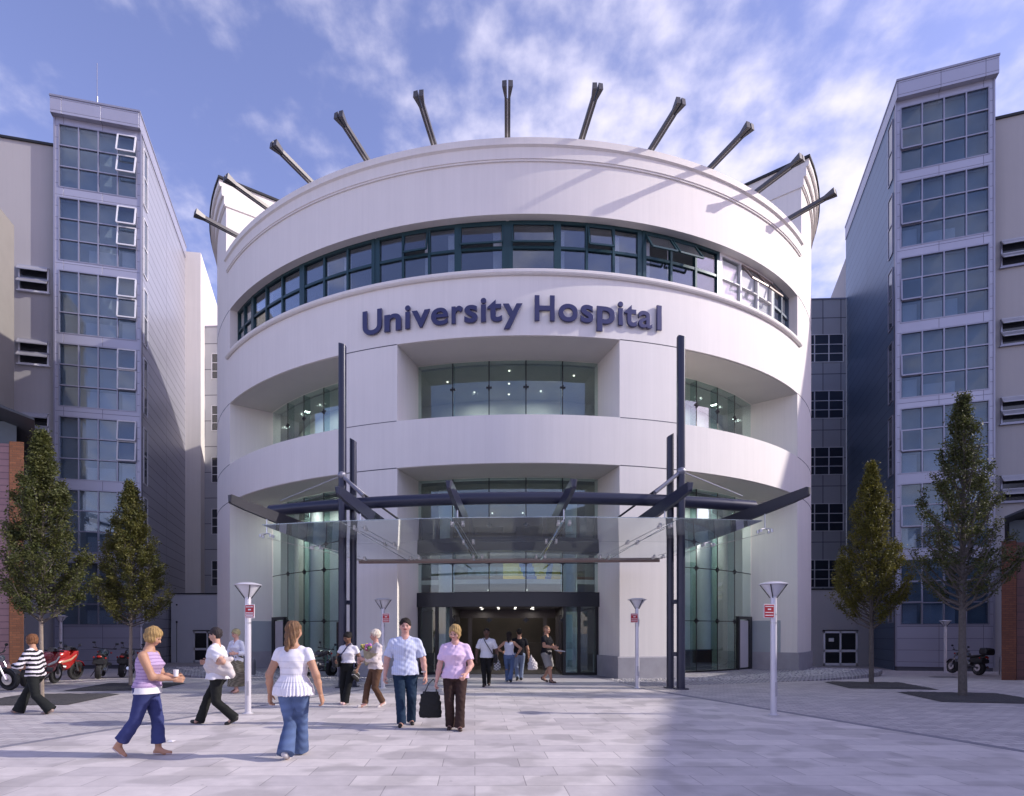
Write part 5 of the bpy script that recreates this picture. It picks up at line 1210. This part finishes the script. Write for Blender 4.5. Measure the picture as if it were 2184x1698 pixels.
    # lower garment
    if bottom:
        kind, bc = bottom['kind'], bottom['col']; inf = bottom.get('inf', .012); wz = bottom.get('waist', .605); pz = []
        pz.append(torso(inf * .7, 0, wz + .001))
        zc = [q[0] for q in pz[0][1]]; fla = bottom.get('flare', 0)
        if kind in ('trousers', 'shorts'):
            for s, hip, kn, ank, shp, eb, wr, ft in joints_:
                if kind == 'trousers':
                    end = kn + (ank - kn) * bottom.get('len', 1.09)
                    mid = kn + (end - kn) * .45; rA = .052 * H * gl + inf; rK = .0345 * H * gl + inf * .9; rE = .026 * H * gl + inf + fla
                    pz += [('c', hip + np.array((0, .002, -.01)), kn, rA, rK), ('c', kn, mid, rK, rK * .45 + rE * .5, {'k': .015}), ('f', mid, end, rK * .45 + rE * .5, rE, {'k': .015}), ('e', hip + np.array((0, .03, .015)) * H * np.array((1, 1, 1)), np.array((.050, .045, .055)) * H * gl)]
                else: pz += [('c', hip, hip + (kn - hip) * .5, .052 * H * gl + inf, .05 * H * gl + inf), ('f', hip + (kn - hip) * .5, hip + (kn - hip) * .95, .05 * H * gl + inf, .052 * H * gl + inf)]
        else:  # long skirt
            zt = (wz + dz) * H; zb = bottom.get('hem', .08) * H; fy = -(feet[0][1] + feet[1][1]) / 2 * H
            pz.append(('l', [(zb, 0, fy * .8, .13 * H, .14 * H), (zb + .2 * H, 0, fy * .5, .12 * H, .115 * H), (.50 * H, 0, 0, .115 * H * gl, .092 * H * gl), (zt, 0, 0, .09 * H * gl, .07 * H * gl)]))
        G = Field(pz, h, k=.022); G.disp(wrinkle(bottom.get('wr', .0028), 1.0, x))
        p2, q2 = G.mesh(); c2 = np.array(bc) * (1 + .10 * np.sin(p2[:, 2:] * 9 + p2[:, :1] * 15))
        if bottom.get('fn'): c2 = bottom['fn'](p2, c2, H)
        mesh_np({'trousers': 'trousers', 'shorts': 'shorts', 'skirt': 'skirt'}[kind], p2, q2, M_cloth, t, cols=np.clip(c2, .004, 1))
    # upper garment
    def upper(top, nm):
        tc_ = top['col']; inf = top.get('inf', .012); hem = top.get('hem', .50); sl_ = top.get('sleeve', .6); pz = []
        hemw = top.get('hemw', 0.0); S = [q for q in torso(inf, 0, .80)[1]]
        zt = top.get('neck', .87)
        S2 = []
        for (z_, cx, cy_, a, b), (bz, _, _) in zip(S, [q for q in base if q[0] <= .80]):
            if bz >= .61 - 1e-6: S2.append((z_, cx, cy_, a, b))
        wa, wb_ = .088 * gl * H + inf, .064 * gl * H + inf
        if hem < .61: S2.insert(0, (max((.53 + dz), hem + dz) * H if hem < .53 else (hem + dz) * H, 0, 0, .104 * gw(.53) * H + inf + hemw * .7, .078 * gw(.53) * H + inf + hemw * .7))
        if hem < .53: S2.insert(0, ((hem + dz) * H, 0, LY(.5), .104 * gw(.53) * H + inf + hemw, .080 * gw(.53) * H + inf + hemw))
        if hem > .61: S2 = [q for q in S2 if q[0] >= (hem + dz) * H]
        pz.append(('l', sorted(set(S2))))
        for s_ in (-1, 1):
            if sl_ > 0: pz.append(('c', np.array((s_ * .012, LY(.81), .812 + dz)) * H, np.array((s_ * .090 * sh, LY(.79), .778 + dz)) * H, .024 * H + inf * .7, .026 * H + inf * .7, {'k': .03}))
            else: pz.append(('c', np.array((s_ * .035, LY(.81), .80 + dz)) * H, np.array((s_ * .06 * sh, LY(.79), .790 + dz)) * H, .024 * H + inf * .6, .026 * H + inf * .6, {'k': .03}))
        for s, hip, kn, ank, shp, eb, wr, ft in joints_:
            if sl_ > 0:
                mk = 1.1 if male else 1; sf = top.get('sfl', .010)
                if sl_ <= 1: pz.append(('f', shp + np.array((0, 0, -.002)), shp + (eb - shp) * sl_, .0285 * H * gl * mk + inf * .7, .025 * H * gl * mk + inf * .8 + sf * .7, {'k': .03}))
                else: pz += [('c', shp, eb, .0285 * H * gl * mk + inf * .8, .025 * H * gl * mk + inf, {'k': .03}), ('f', eb, eb + (wr - eb) * (sl_ - 1), .025 * H * gl * mk + inf, .018 * H * gl * mk + inf + sf)]
        G = Field(pz, h, k=.022)
        nk = hp((0, 0, 0)); G.cut(lambda x_, y_, z_: (z_ - (zt + dz) * H) + 0 * x_)
        G.sub(('c', neckb + np.array((0, -.004, -.012)) * H, neckb + np.array((0, -.004, .06)) * H, top.get('nr', .031) * H, .034 * H), .004)
        if top.get('vneck'): G.sub(('c', neckb + np.array((0, -.05, -.0)) * H, neckb + np.array((0, -.085, -top['vneck'])) * H, .017 * H, .003 * H), .004)
        if top.get('scoop'): G.sub(('e', neckb + np.array((0, .0, .03)) * H, np.array((.062, .11, top['scoop'])) * H), .004)
        if sl_ == 0:
            for s, hip, kn, ank, shp, eb, wr, ft in joints_: G.sub(('c', shp + np.array((s * .018, 0, .04)) * H, shp + np.array((s * .018, 0, -.02)) * H, .036 * H, .034 * H), .006)
        if top.get('pleat'):
            am_, n_ = top['pleat']; G.disp(lambda x_, y_, z_: am_ * np.sin(np.arctan2(y_, x_) * n_) * np.clip(((.64 + dz) * H - z_) / (.1 * H), 0, 1))
        G.disp(wrinkle(top.get('wr', .003), .8, y + x))
        p2, q2 = G.mesh(); c2 = np.tile(np.array(tc_, float), (len(p2), 1))
        if top.get('fn'): c2 = top['fn'](p2, c2, H)
        o = mesh_np(nm, p2, q2, M_cloth, t, cols=np.clip(c2, .004, 1))
        if top.get('collar'):
            g = MB(); n = 14; rr_ = .040 * H; vs2 = []; fs2 = []
            for i in range(n + 1):
                a = rad(-75 + 330 * i / n) if False else rad(-90 + 25 + 310 * i / n)
                cx_, cy2 = neckb[0] + rr_ * cos(a), neckb[1] + rr_ * sin(a) * .95; zf_ = neckb[2] + (.004 + .014 * sin(a)) * H
                fr2 = 1.0 + (.55 if i in (0, n) else 0); o2 = 1.32
                vs2 += [(cx_, cy2, zf_ + .012 * H), (neckb[0] + rr_ * o2 * cos(a) * (fr2 if i in (0, n) else 1), neckb[1] + rr_ * o2 * sin(a) * 1.05, zf_ - .010 * H * fr2)]
            for i in range(n): fs2.append((i * 2, i * 2 + 1, i * 2 + 3, i * 2 + 2))
            g.add(vs2, fs2); oc = g.build('collar', mat('collar_' + nm + '%d' % int(tc_[0] * 99) + '_%d' % int(tc_[1] * 99), tuple(tc_), .85), o, smooth=True); sm = oc.modifiers.new('thick', 'SOLIDIFY'); sm.thickness = .006
    if under: upper(under, 'undershirt')
    if top: upper(top, top.get('name', 'shirt'))
    if shoe:
        for s in (-1, 1):
            j = J[s]; a, b = j['heel'], j['toe']; pz = [('c', a + np.array((0, 0, -.002)), b, .022 * H, .018 * H), ('c', a + np.array((0, 0, .006)) * H, (a + b) / 2, .022 * H, .019 * H)]
            G = Field(pz, min(h, .009), k=.012); zs0 = min(a[2], b[2]) - .019 * H; d = b - a; n_ = unit((0, d[2], -d[1])) if d[1] < 0 else np.array((0, 0, 1.)); n_ = n_ * (1 if n_[2] > 0 else -1)
            G.cut(lambda x_, y_, z_: -((x_ - a[0]) * n_[0] + (y_ - a[1]) * n_[1] + (z_ - a[2]) * n_[2] + .0185 * H) + 0 * x_)
            if male and not barefoot: G.union(('c', a + np.array((0, .002, .020)) * H, a * .6 + b * .4 + np.array((0, 0, .022)) * H, .023 * H, .018 * H), None, .015)
            if barefoot: G.cut(lambda x_, y_, z_: ((x_ - a[0]) * n_[0] + (y_ - a[1]) * n_[1] + (z_ - a[2]) * n_[2] + .006 * H) + 0 * x_)
            p2, q2 = G.mesh(); mesh_np('shoe', p2, q2, M_shoe, t, cols=np.tile(np.array(shoe), (len(p2), 1)))
    t['_'] = 1; del t['_']
    return t, dict(joints=joints_, hp=hp, neckb=neckb, H=H, dz=dz)
def obj_at(o, x, y, rz, z=None): o.location = (x, y, gz(y) if z is None else z); o.rotation_euler = (0, 0, rz)
def bands(p, c, H, per=.045, c2=(.02, .02, .025), duty=.5, sl=0.0, wob=.01):
    ph = (p[:, 2] + sl * p[:, 0] + wob * np.sin(p[:, 0] * 20)) / per; m = (ph % 1) < duty; c = c.copy(); c[m] = c2; return c
M_bag = vcol('bag_cloth', .7, .3, bump=.2)
def sdf_obj(name, prims, hh, cfn, m, label, cat, x, y, rz, k=.03, disp=None, cut=None, z=None):
    G = Field(prims, hh, k=k)
    if disp: G.disp(disp)
    if cut: G.cut(cut)
    p, q = G.mesh(); o = mesh_np(name, p, q, m, None, cols=np.clip(cfn(p), .004, 1)); obj_at(o, x, y, rz, z); return tag(o, label, cat)
I3 = np.eye(3)
WHITE = (.72, .70, .74)
# 1 striped walker, far left, walking left
X, Y, RZ = -9.0, 11.48, rad(-84)
person('woman in black and white striped top and flared trousers striding left', X - .0, Y, RZ, 1.60, skin='tan', girth=1.08, hair='bob', hcol=(.17, .075, .035), lean=.10,
       feet=((.04, -.19, .012, 20), (-.03, .21, 0, -8)), hands=((.10, .22, .62), (-.13, .17, .60)), head=(-8, 12, 0), curl=.9,
       top=dict(col=(.70, .66, .70), hem=.50, sleeve=1.55, inf=.020, wr=.005, name='striped_top', fn=lambda p, c, H: bands(p, c, H, .085, (.015, .015, .02), .52, .12, .012) if True else c),
       bottom=dict(kind='trousers', col=(.018, .02, .02), flare=.050, inf=.013), shoe=(.30, .22, .20))
# 2 woman in lilac striped sleeveless top, walking right, looking down at her hands
X, Y, RZ = -4.52, 7.62, rad(97)
person('woman in a lilac striped sleeveless top and blue cropped trousers walking right, looking down', X, Y, RZ, 1.635, skin='tan', girth=1.15, hair='bob', hcol=(.34, .22, .09), lean=.05,
       feet=((.03, .07, 0, 0), (-.03, -.20, .045, 48)), hands=((.05, .20, .60), (-.03, .21, .595)), elbows=((.5, -1, -.4), (-.5, -1, -.4)), head=(5, 28, 0), curl=1.1, h=.008,
       under=dict(col=(.78, .76, .78), hem=.485, sleeve=0, inf=.008, neck=.80, wr=.001, scoop=.02), palms=((-1, 0, 0), (1, 0, 0)),
       top=dict(col=(.47, .34, .52), hem=.535, sleeve=0, inf=.016, neck=.805, scoop=.03, name='striped_vest', fn=lambda p, c, H: bands(p, c, H, .042, (.27, .18, .34), .22, 0, .004)),
       bottom=dict(kind='trousers', col=(.045, .055, .16), flare=.028, inf=.010, len=.80), shoe=(.62, .52, .52), barefoot=True)
# small paper cup held
g = MB(); g.lathe([(.0, 0), (.026, 0), (.033, .085), (.030, .085), (.024, .004)], n=16); o = g.build('paper_cup', M_nw); o.location = (-4.14, 7.60, 1.0); tag(o, 'small white cup held in the hands of the woman in lilac', 'cup')
# 3 dark haired person in white carrying a jacket, walking left
X, Y, RZ = -4.88, 10.3, rad(-84)
person('dark haired person in white T-shirt walking left with a jacket over the arm', X, Y, RZ, 1.70, male=True, skin='fair', girth=1.07, hair='short', hcol=(.035, .028, .03), lean=.06,
       feet=((.04, -.165, .03, 35), (-.03, .185, .0, -6)), hands=((.09, .02, .66), (-.10, .13, .64)), elbows=((.6, -1, -.5), (-.5, -1, -.4)), head=(-4, 6, 0), curl=.9,
       top=dict(col=WHITE, hem=.49, sleeve=.75, inf=.032, hemw=.012, wr=.008, sfl=.02), bottom=dict(kind='trousers', col=(.018, .019, .018), flare=.022, inf=.012), shoe=(.02, .02, .02))
sdf_obj('carried_jacket', [('e', (.15, .0, 1.06), (.09, .18, .10)), ('e', (.17, .06, .95), (.075, .17, .12)), ('e', (.16, -.13, 1.0), (.07, .10, .13)), ('c', (.17, .14, .98), (.19, .24, .84), .07, .05), ('c', (.14, -.1, 1.1), (.15, .2, 1.10), .05, .04)], .010,
        lambda p: np.tile(np.array((.60, .54, .52)), (len(p), 1)), M_bag, 'cream jacket folded over the arm of the person in white walking left', 'jacket', X + .06, Y, RZ, disp=wrinkle(.008, .7, 2))
# 4 woman behind the near left lamp
person('woman in white cardigan and long patterned skirt behind the near left lamp post', -6.98, 15.75, rad(-18), 1.64, skin='pink', hair='curly', hcol=(.38, .33, .18), head=(-20, 10, 0), h=.012,
       feet=((.05, .05, 0, 0), (-.05, -.05, .01, 10)), hands=((.10, .14, .62), (-.08, .15, .60)), top=dict(col=(.66, .66, .74), hem=.48, sleeve=1.7, inf=.018, vneck=.10),
       bottom=dict(kind='skirt', col=(.17, .15, .11), hem=.10, fn=lambda p, c, H: c * (1 + .5 * np.sin(p[:, :1] * 60 + 3 * np.sin(p[:, 2:] * 40)) * np.sin(p[:, 2:] * 55))), shoe=(.35, .2, .18))
# 5 woman seen from behind
X, Y, RZ = -2.63, 7.55, rad(176)
def tiers(p, c, H):
    c = c.copy(); z = p[:, 2] / H
    for zz_ in (.69, .645, .60, .545, .515): c[np.abs(z - zz_) < .0035] *= .80
    return c
person('woman seen from behind in white tiered blouse and flared blue jeans', X, Y, RZ, 1.735, skin='tan', girth=1.10, hair='long', hcol=(.16, .09, .05), h=.008,
       feet=((.022, -.08, .02, 30), (.012, .15, .0, -4)), hands=((.185, .02, .475), (-.19, .03, .475)), elbows=((.8, -1, -.1), (-.8, -1, -.1)), head=(-12, 3, 0), curl=.7,
       top=dict(col=(.80, .77, .82), hem=.475, sleeve=.40, inf=.010, hemw=.045, pleat=(.006, 31), scoop=.045, wr=.0035, name='tiered_blouse', fn=tiers, sfl=.006),
       bottom=dict(kind='trousers', col=(.085, .125, .24), flare=.045, inf=.014, wr=.003, fn=lambda p, c, H: c * (1 + .35 * np.exp(-((p[:, 2:] / H - .36) / .10) ** 2) * (p[:, 1:2] > 0) + .10 * np.sin(p[:, 2:] * 60 + 9 * p[:, :1]) )), shoe=(.5, .48, .5))
# 6 dark skinned woman in white polo
X, Y, RZ = -3.45, 13.4, rad(-12)
person('woman in white polo shirt with dark strap and black trousers, looking down', X, Y, RZ, 1.575, skin='brown', girth=1.10, hair='band', hcol=(.012, .01, .01), head=(-22, 20, 0),
       feet=((-.005, .10, 0, 0), (-.085, -.04, .0, 10)), hands=((.155, .05, .49), (-.13, .12, .60)), top=dict(col=WHITE, hem=.575, sleeve=.45, inf=.009, vneck=.06, collar=True), bottom=dict(kind='trousers', col=(.012, .013, .014), flare=.030, inf=.014), shoe=(.60, .40, .40), h=.010)
sdf_obj('shoulder_bag', [('b', (-.22, -.12, .92), (.05, .13, .12), I3, .03), ('c', (-.20, -.05, 1.0), (-.13, -.02, 1.22), .012, .010)], .010, lambda p: np.tile(np.array((.02, .02, .022)), (len(p), 1)), M_bag, 'black bag hanging at the right hip of the woman in the white polo', 'bag', X, Y, RZ, k=.02)
g = MB(); g.path([(-.17, -.115, 1.02), (-.06, -.155, 1.12), (.03, -.14, 1.24), (.07, -.07, 1.31), (.06, .05, 1.28)], .013, 6); g.path([(.155, -.05, .90), (.17, -.10, .80)], .012, 6)
o = g.build('bag_strap', mat('navy_strap', (.02, .025, .08), .7)); obj_at(o, X, Y, RZ); tag(o, 'dark blue strap running diagonally across the white polo shirt', 'strap')
sdf_obj('folded_jacket', [('e', (.20, -.10, .66), (.05, .12, .10)), ('e', (.21, -.02, .58), (.045, .09, .10)), ('c', (.20, -.1, .70), (.18, -.05, .78), .05, .03)], .010, lambda p: np.where(np.sin(p[:, 2:] * 60 + p[:, 1:2] * 30) > .93, .5, .018) * np.ones((1, 3)), M_bag, 'black folded garment held in the left hand of the woman in the white polo', 'jacket', X, Y, RZ, disp=wrinkle(.008, .8, 1))
# 7 elderly woman with flowers
X, Y, RZ = -2.74, 12.85, rad(-52)
person('white haired woman in brown trousers hugging a wrapped bouquet', X, Y, RZ, 1.64, skin='pink', hair='puff', hcol=(.66, .58, .47), head=(-14, 6, 0), feet=((.045, -.08, .015, 25), (-.04, .13, 0, 0)),
       hands=((.03, .19, .63), (-.03, .20, .60)), elbows=((.8, -.6, -.5), (-.8, -.6, -.5)), curl=1.0, top=dict(col=(.62, .55, .54), hem=.50, sleeve=1.75, inf=.020, wr=.006), bottom=dict(kind='trousers', col=(.10, .055, .035), inf=.012, flare=.012, len=.97), shoe=(.60, .55, .52))
fl = thing('flower_bouquet', 'wrapped bouquet of yellow and pink flowers in the white haired woman\'s arms', 'flowers', (X, Y, 0), RZ)
g = MB(); g.lathe([(.03, 0), (.07, .12), (.15, .30), (.17, .34), (.155, .33), (.06, .12)], n=22, T=Matrix.Translation((.04, -.24, .88)) @ Matrix.Rotation(rad(22), 4, 'Y') @ Matrix.Rotation(rad(-8), 4, 'X')); g.v = [(a + .006 * sin(c * 60 + a * 50), b + .006 * sin(a * 70), c) for a, b, c in g.v]; g.build('paper_wrap', mat('olive_paper', (.30, .27, .19), .6, var=.3, vscale=12), fl)
for c_, nm in (((.70, .55, .12), 'yellow_blooms'), ((.48, .18, .42), 'pink_blooms'), ((.10, .16, .05), 'leaves')):
    g = MB()
    for i in range(14):
        a = random.uniform(0, 6.28); r_ = random.uniform(0, .14); g.ball((.16 + r_ * cos(a) * .9 + (.05 if nm[0] == 'p' else -.03), -.27 + r_ * sin(a) * .8, 1.24 + random.uniform(-.04, .07)), random.uniform(.022, .04), 8, 5)
    g.build(nm, mat(nm, c_, .6, var=.2), fl)
# 8 man in a pale blue shirt
X, Y, RZ = -1.72, 10.42, rad(8)
def checks(p, c, H):
    c = c.copy(); m = (np.sin(p[:, 0] * 190) > .75); c[m] *= .86; m = np.abs(p[:, 0]) < .006; c[m] *= .7; return c
person('tall dark haired man in a pale blue short sleeved shirt and navy trousers walking forward', X, Y, RZ, 1.82, male=True, skin='pink', girth=1.06, hair='short', hcol=(.022, .016, .012), head=(2, 2, 0), h=.0085,
       feet=((.055, -.03, .0, 5), (-.03, .12, .0, 0)), hands=((.185, .03, .47), (-.185, -.02, .475)), curl=.9, elbows=((.5, -1, 0), (-.5, -1, 0)), palms=((-1, .2, 0), (1, .2, 0)),
       top=dict(col=(.56, .60, .76), hem=.475, sleeve=.82, inf=.018, hemw=.014, wr=.006, sfl=.022, vneck=.03, collar=True, fn=checks), bottom=dict(kind='trousers', col=(.018, .035, .065), inf=.018, flare=.012), shoe=(.018, .015, .014))
g = MB(); g.lathe([(.036, -.012), (.040, -.01), (.040, .01), (.036, .012)], n=16); wt = g.build('wrist_watch', M_steel); obj_at(wt, X + .325, Y - .09, 0, .895); tag(wt, 'steel watch on the wrist of the man in the blue shirt', 'watch')
# 9 woman in pink shirt with black tote
X, Y, RZ = -.84, 10.0, rad(2)
person('woman with chin length fair hair in a pink shirt and dark brown trousers looking down', X, Y, RZ, 1.70, skin='pink', girth=1.10, hair='bob', hcol=(.36, .24, .10), head=(-20, 24, 6), h=.0085,
       feet=((.045, .10, 0, 0), (-.045, .01, 0, 5)), hands=((.10, .15, .53), (-.175, .03, .46)), curl=1.2, elbows=((.8, -1, 0), (-.8, -1, 0)),
       top=dict(col=(.70, .52, .70), hem=.49, sleeve=.72, inf=.018, hemw=.012, wr=.005, vneck=.05, collar=True, sfl=.018, fn=lambda p, c, H: np.where(np.abs(p[:, :1] - .005) < .005, c * .82, c)),
       bottom=dict(kind='trousers', col=(.045, .027, .024), inf=.014, flare=.020), shoe=(.05, .025, .02))
tb_ = thing('tote_bag', 'big black tote bag hanging from the hand of the woman in pink', 'bag', (X - .40, Y - .02, 0), RZ)
G = Field([('l', [(.18, 0, 0, .17, .055), (.20, 0, 0, .185, .07), (.40, 0, 0, .175, .06), (.55, 0, 0, .15, .035), (.60, 0, 0, .13, .015)])], .009, k=.01); G.disp(wrinkle(.003, 1, 1)); p_, q_ = G.mesh(); mesh_np('bag_body', p_, q_, M_bag, tb_, cols=np.tile(np.array((.014, .014, .014)), (len(p_), 1)))
for s in (-1, 1): g = MB(); g.path([(-.10, s * .02, .56), (-.03, s * .015, .72), (.05, 0, .80), (.09, s * .015, .72), (.10, s * .02, .56)], .009, 6); g.build('handle', M_black, tb_)
# 10 man in white shirt coming out
X, Y, RZ = -.60, 18.0, rad(-4)
person('man in white short sleeved shirt and black trousers coming out of the doors', X, Y, RZ, 1.73, male=True, skin='dark', hair='crop', hcol=(.012, .01, .01), h=.012, feet=((.03, -.05, .01, 15), (-.02, .16, 0, 0)), hands=((.17, .03, .48), (-.165, .06, .49)),
       top=dict(col=(.66, .66, .70), hem=.50, sleeve=.75, inf=.018, vneck=.05, collar=True), bottom=dict(kind='trousers', col=(.015, .014, .014), inf=.012), shoe=(.015, .012, .012))
g = MB(); g.path([(-.09, -.02, 1.40), (-.03, -.135, 1.28), (.10, -.16, 1.08), (.19, -.10, .93)], .013, 6); o = g.build('bag_strap', M_black); obj_at(o, X, Y, RZ); tag(o, 'black strap across the white shirt of the person leaving the doors', 'strap')
sdf_obj('satchel', [('b', (.27, -.10, .80), (.055, .15, .10), rotm(0, .3, 0), .03)], .012, lambda p: np.tile(np.array((.015, .015, .017)), (len(p), 1)), M_bag, 'black satchel at the side of the person leaving the doors', 'bag', X, Y, RZ)
# 11, 12 couple going in, 13 man in shorts
X, Y, RZ = .05, 19.4, rad(176)
person('woman seen from behind in white vest and blue jeans going indoors', X, Y, RZ, 1.60, skin='tan', hair='long', hcol=(.02, .014, .012), h=.012, feet=((.04, .12, 0, 0), (-.03, -.08, .02, 30)), hands=((.13, .06, .60), (-.16, .03, .56)), elbows=((1, -.6, -.2), (-1, -.5, -.2)),
       top=dict(col=(.62, .63, .72), hem=.545, sleeve=0, inf=.008, neck=.80, scoop=.04), bottom=dict(kind='trousers', col=(.10, .15, .28), inf=.008, flare=.02), shoe=(.02, .02, .03))
person('man seen from behind in black T-shirt and jeans going in through the doors', .38, 19.95, rad(182), 1.70, male=True, skin='tan', hair='short', hcol=(.02, .015, .012), h=.012, feet=((.04, -.08, .03, 30), (-.04, .12, 0, 0)), hands=((.165, .04, .48), (-.175, .05, .47)), top=dict(col=(.012, .012, .016), hem=.50, sleeve=.6, inf=.016),
       bottom=dict(kind='trousers', col=(.22, .27, .38), inf=.014), shoe=(.03, .03, .03))
sdf_obj('carrier_bag', [('l', [(.36, 0, 0, .13, .07), (.40, 0, 0, .16, .10), (.55, 0, 0, .15, .09), (.68, -.02, 0, .09, .05), (.78, -.05, 0, .03, .02), (.84, -.06, 0, .02, .015)])], .012, lambda p: np.tile(np.array((.68, .64, .66)), (len(p), 1)), M_bag, 'full white carrier bag hanging from the hand of the man in black going in', 'bag', .80, 19.9, 0, disp=wrinkle(.009, .9, 3))
sdf_obj('carrier_bag', [('l', [(.38, 0, 0, .08, .05), (.42, 0, 0, .11, .07), (.60, 0, 0, .10, .06), (.74, 0, 0, .03, .02)])], .012, lambda p: np.where(np.sin(p[:, 2:] * 70) * np.sin(p[:, :1] * 60) > .25, .03, .5) * np.ones((1, 3)), M_bag, 'small black and white patterned carrier bag beside the woman in the white vest', 'bag', -.32, 19.35, 0, disp=wrinkle(.008, .9, 5))
X, Y, RZ = 1.20, 19.3, rad(58)
person('man in a black T-shirt and grey shorts turning right outside the doors', X, Y, RZ, 1.79, male=True, skin='tan', hair='crop', hcol=(.25, .15, .09), h=.011, feet=((.07, -.10, .03, 25), (-.05, .12, 0, 0)), hands=((.13, .17, .56), (-.12, .19, .63)), elbows=((.7, -1, -.2), (-.9, -.6, -.3)), head=(-6, 4, 0),
       top=dict(col=(.014, .014, .018), hem=.50, sleeve=.62, inf=.02), bottom=dict(kind='shorts', col=(.27, .26, .24), inf=.03), shoe=(.06, .035, .03))
sdf_obj('folded_newspaper', [('b', (0, 0, 0), (.15, .08, .018), rotm(.3, 0, .12), .01)], .010, lambda p: np.tile(np.array((.45, .47, .50)), (len(p), 1)), M_bag, 'folded newspaper held out by the man in grey shorts', 'newspaper', 1.60, 19.15, 0, z=.985)
# 14 receptionist behind the glass on the right
dx_, dy_ = 12.15 * sin(rad(35.0)), CY - 12.15 * cos(rad(35.0))
person('person in a white shirt sitting behind the dark desk inside the right glazed bay', dx_, dy_, rad(-150), 1.68, skin='brown', hair='short', hcol=(.02, .015, .012), h=.014, hipz=.30, feet=((.06, .22, 0, 0), (-.06, .22, 0, 0)), hands=((.12, .2, .66), (-.12, .2, .66)), lean=.25, head=(0, 35, 0),
       top=dict(col=(.62, .64, .76), hem=.50, sleeve=1.6, inf=.018), bottom=dict(kind='trousers', col=(.02, .02, .03), inf=.012), shoe=(.02, .02, .02), z=.02)
t = thing('reception_desk', 'dark desk inside the right glazed bay', 'desk', (12.75 * sin(rad(36)), CY - 12.75 * cos(rad(36)), .02), rad(36))
g = MB(); g.box(-1.3, 1.3, -.02, .03, .0, .78); g.box(-1.3, -1.25, .03, .6, 0, .78); g.box(1.25, 1.3, .03, .6, 0, .78); g.build('front_panel', M_black, t, smooth=False)
g = MB(); g.box(-1.35, 1.35, -.05, .62, .78, .82); g.build('desk_top', mat('desk_top', (.03, .05, .08), .3), t, smooth=False)
t = thing('office_chair', 'dark chair under the person sitting inside the right glazed bay', 'chair', (dx_, dy_, .02), rad(-150))
g = MB(); g.box(-.24, .24, -.2, .25, .40, .455); g.build('seat', M_seat, t, bevel=.02); g = MB(); g.box(-.22, .22, .24, .29, .5, 1.0); g.build('backrest', M_seat, t, bevel=.02)
g = MB(); g.path([(0, 0, .05), (0, 0, .40)], .03, 8)
for k in range(5): a = k * 2 * pi / 5; g.path([(0, 0, .08), (.27 * cos(a), .27 * sin(a), .03)], .018, 6)
g.build('pedestal', M_black, t)
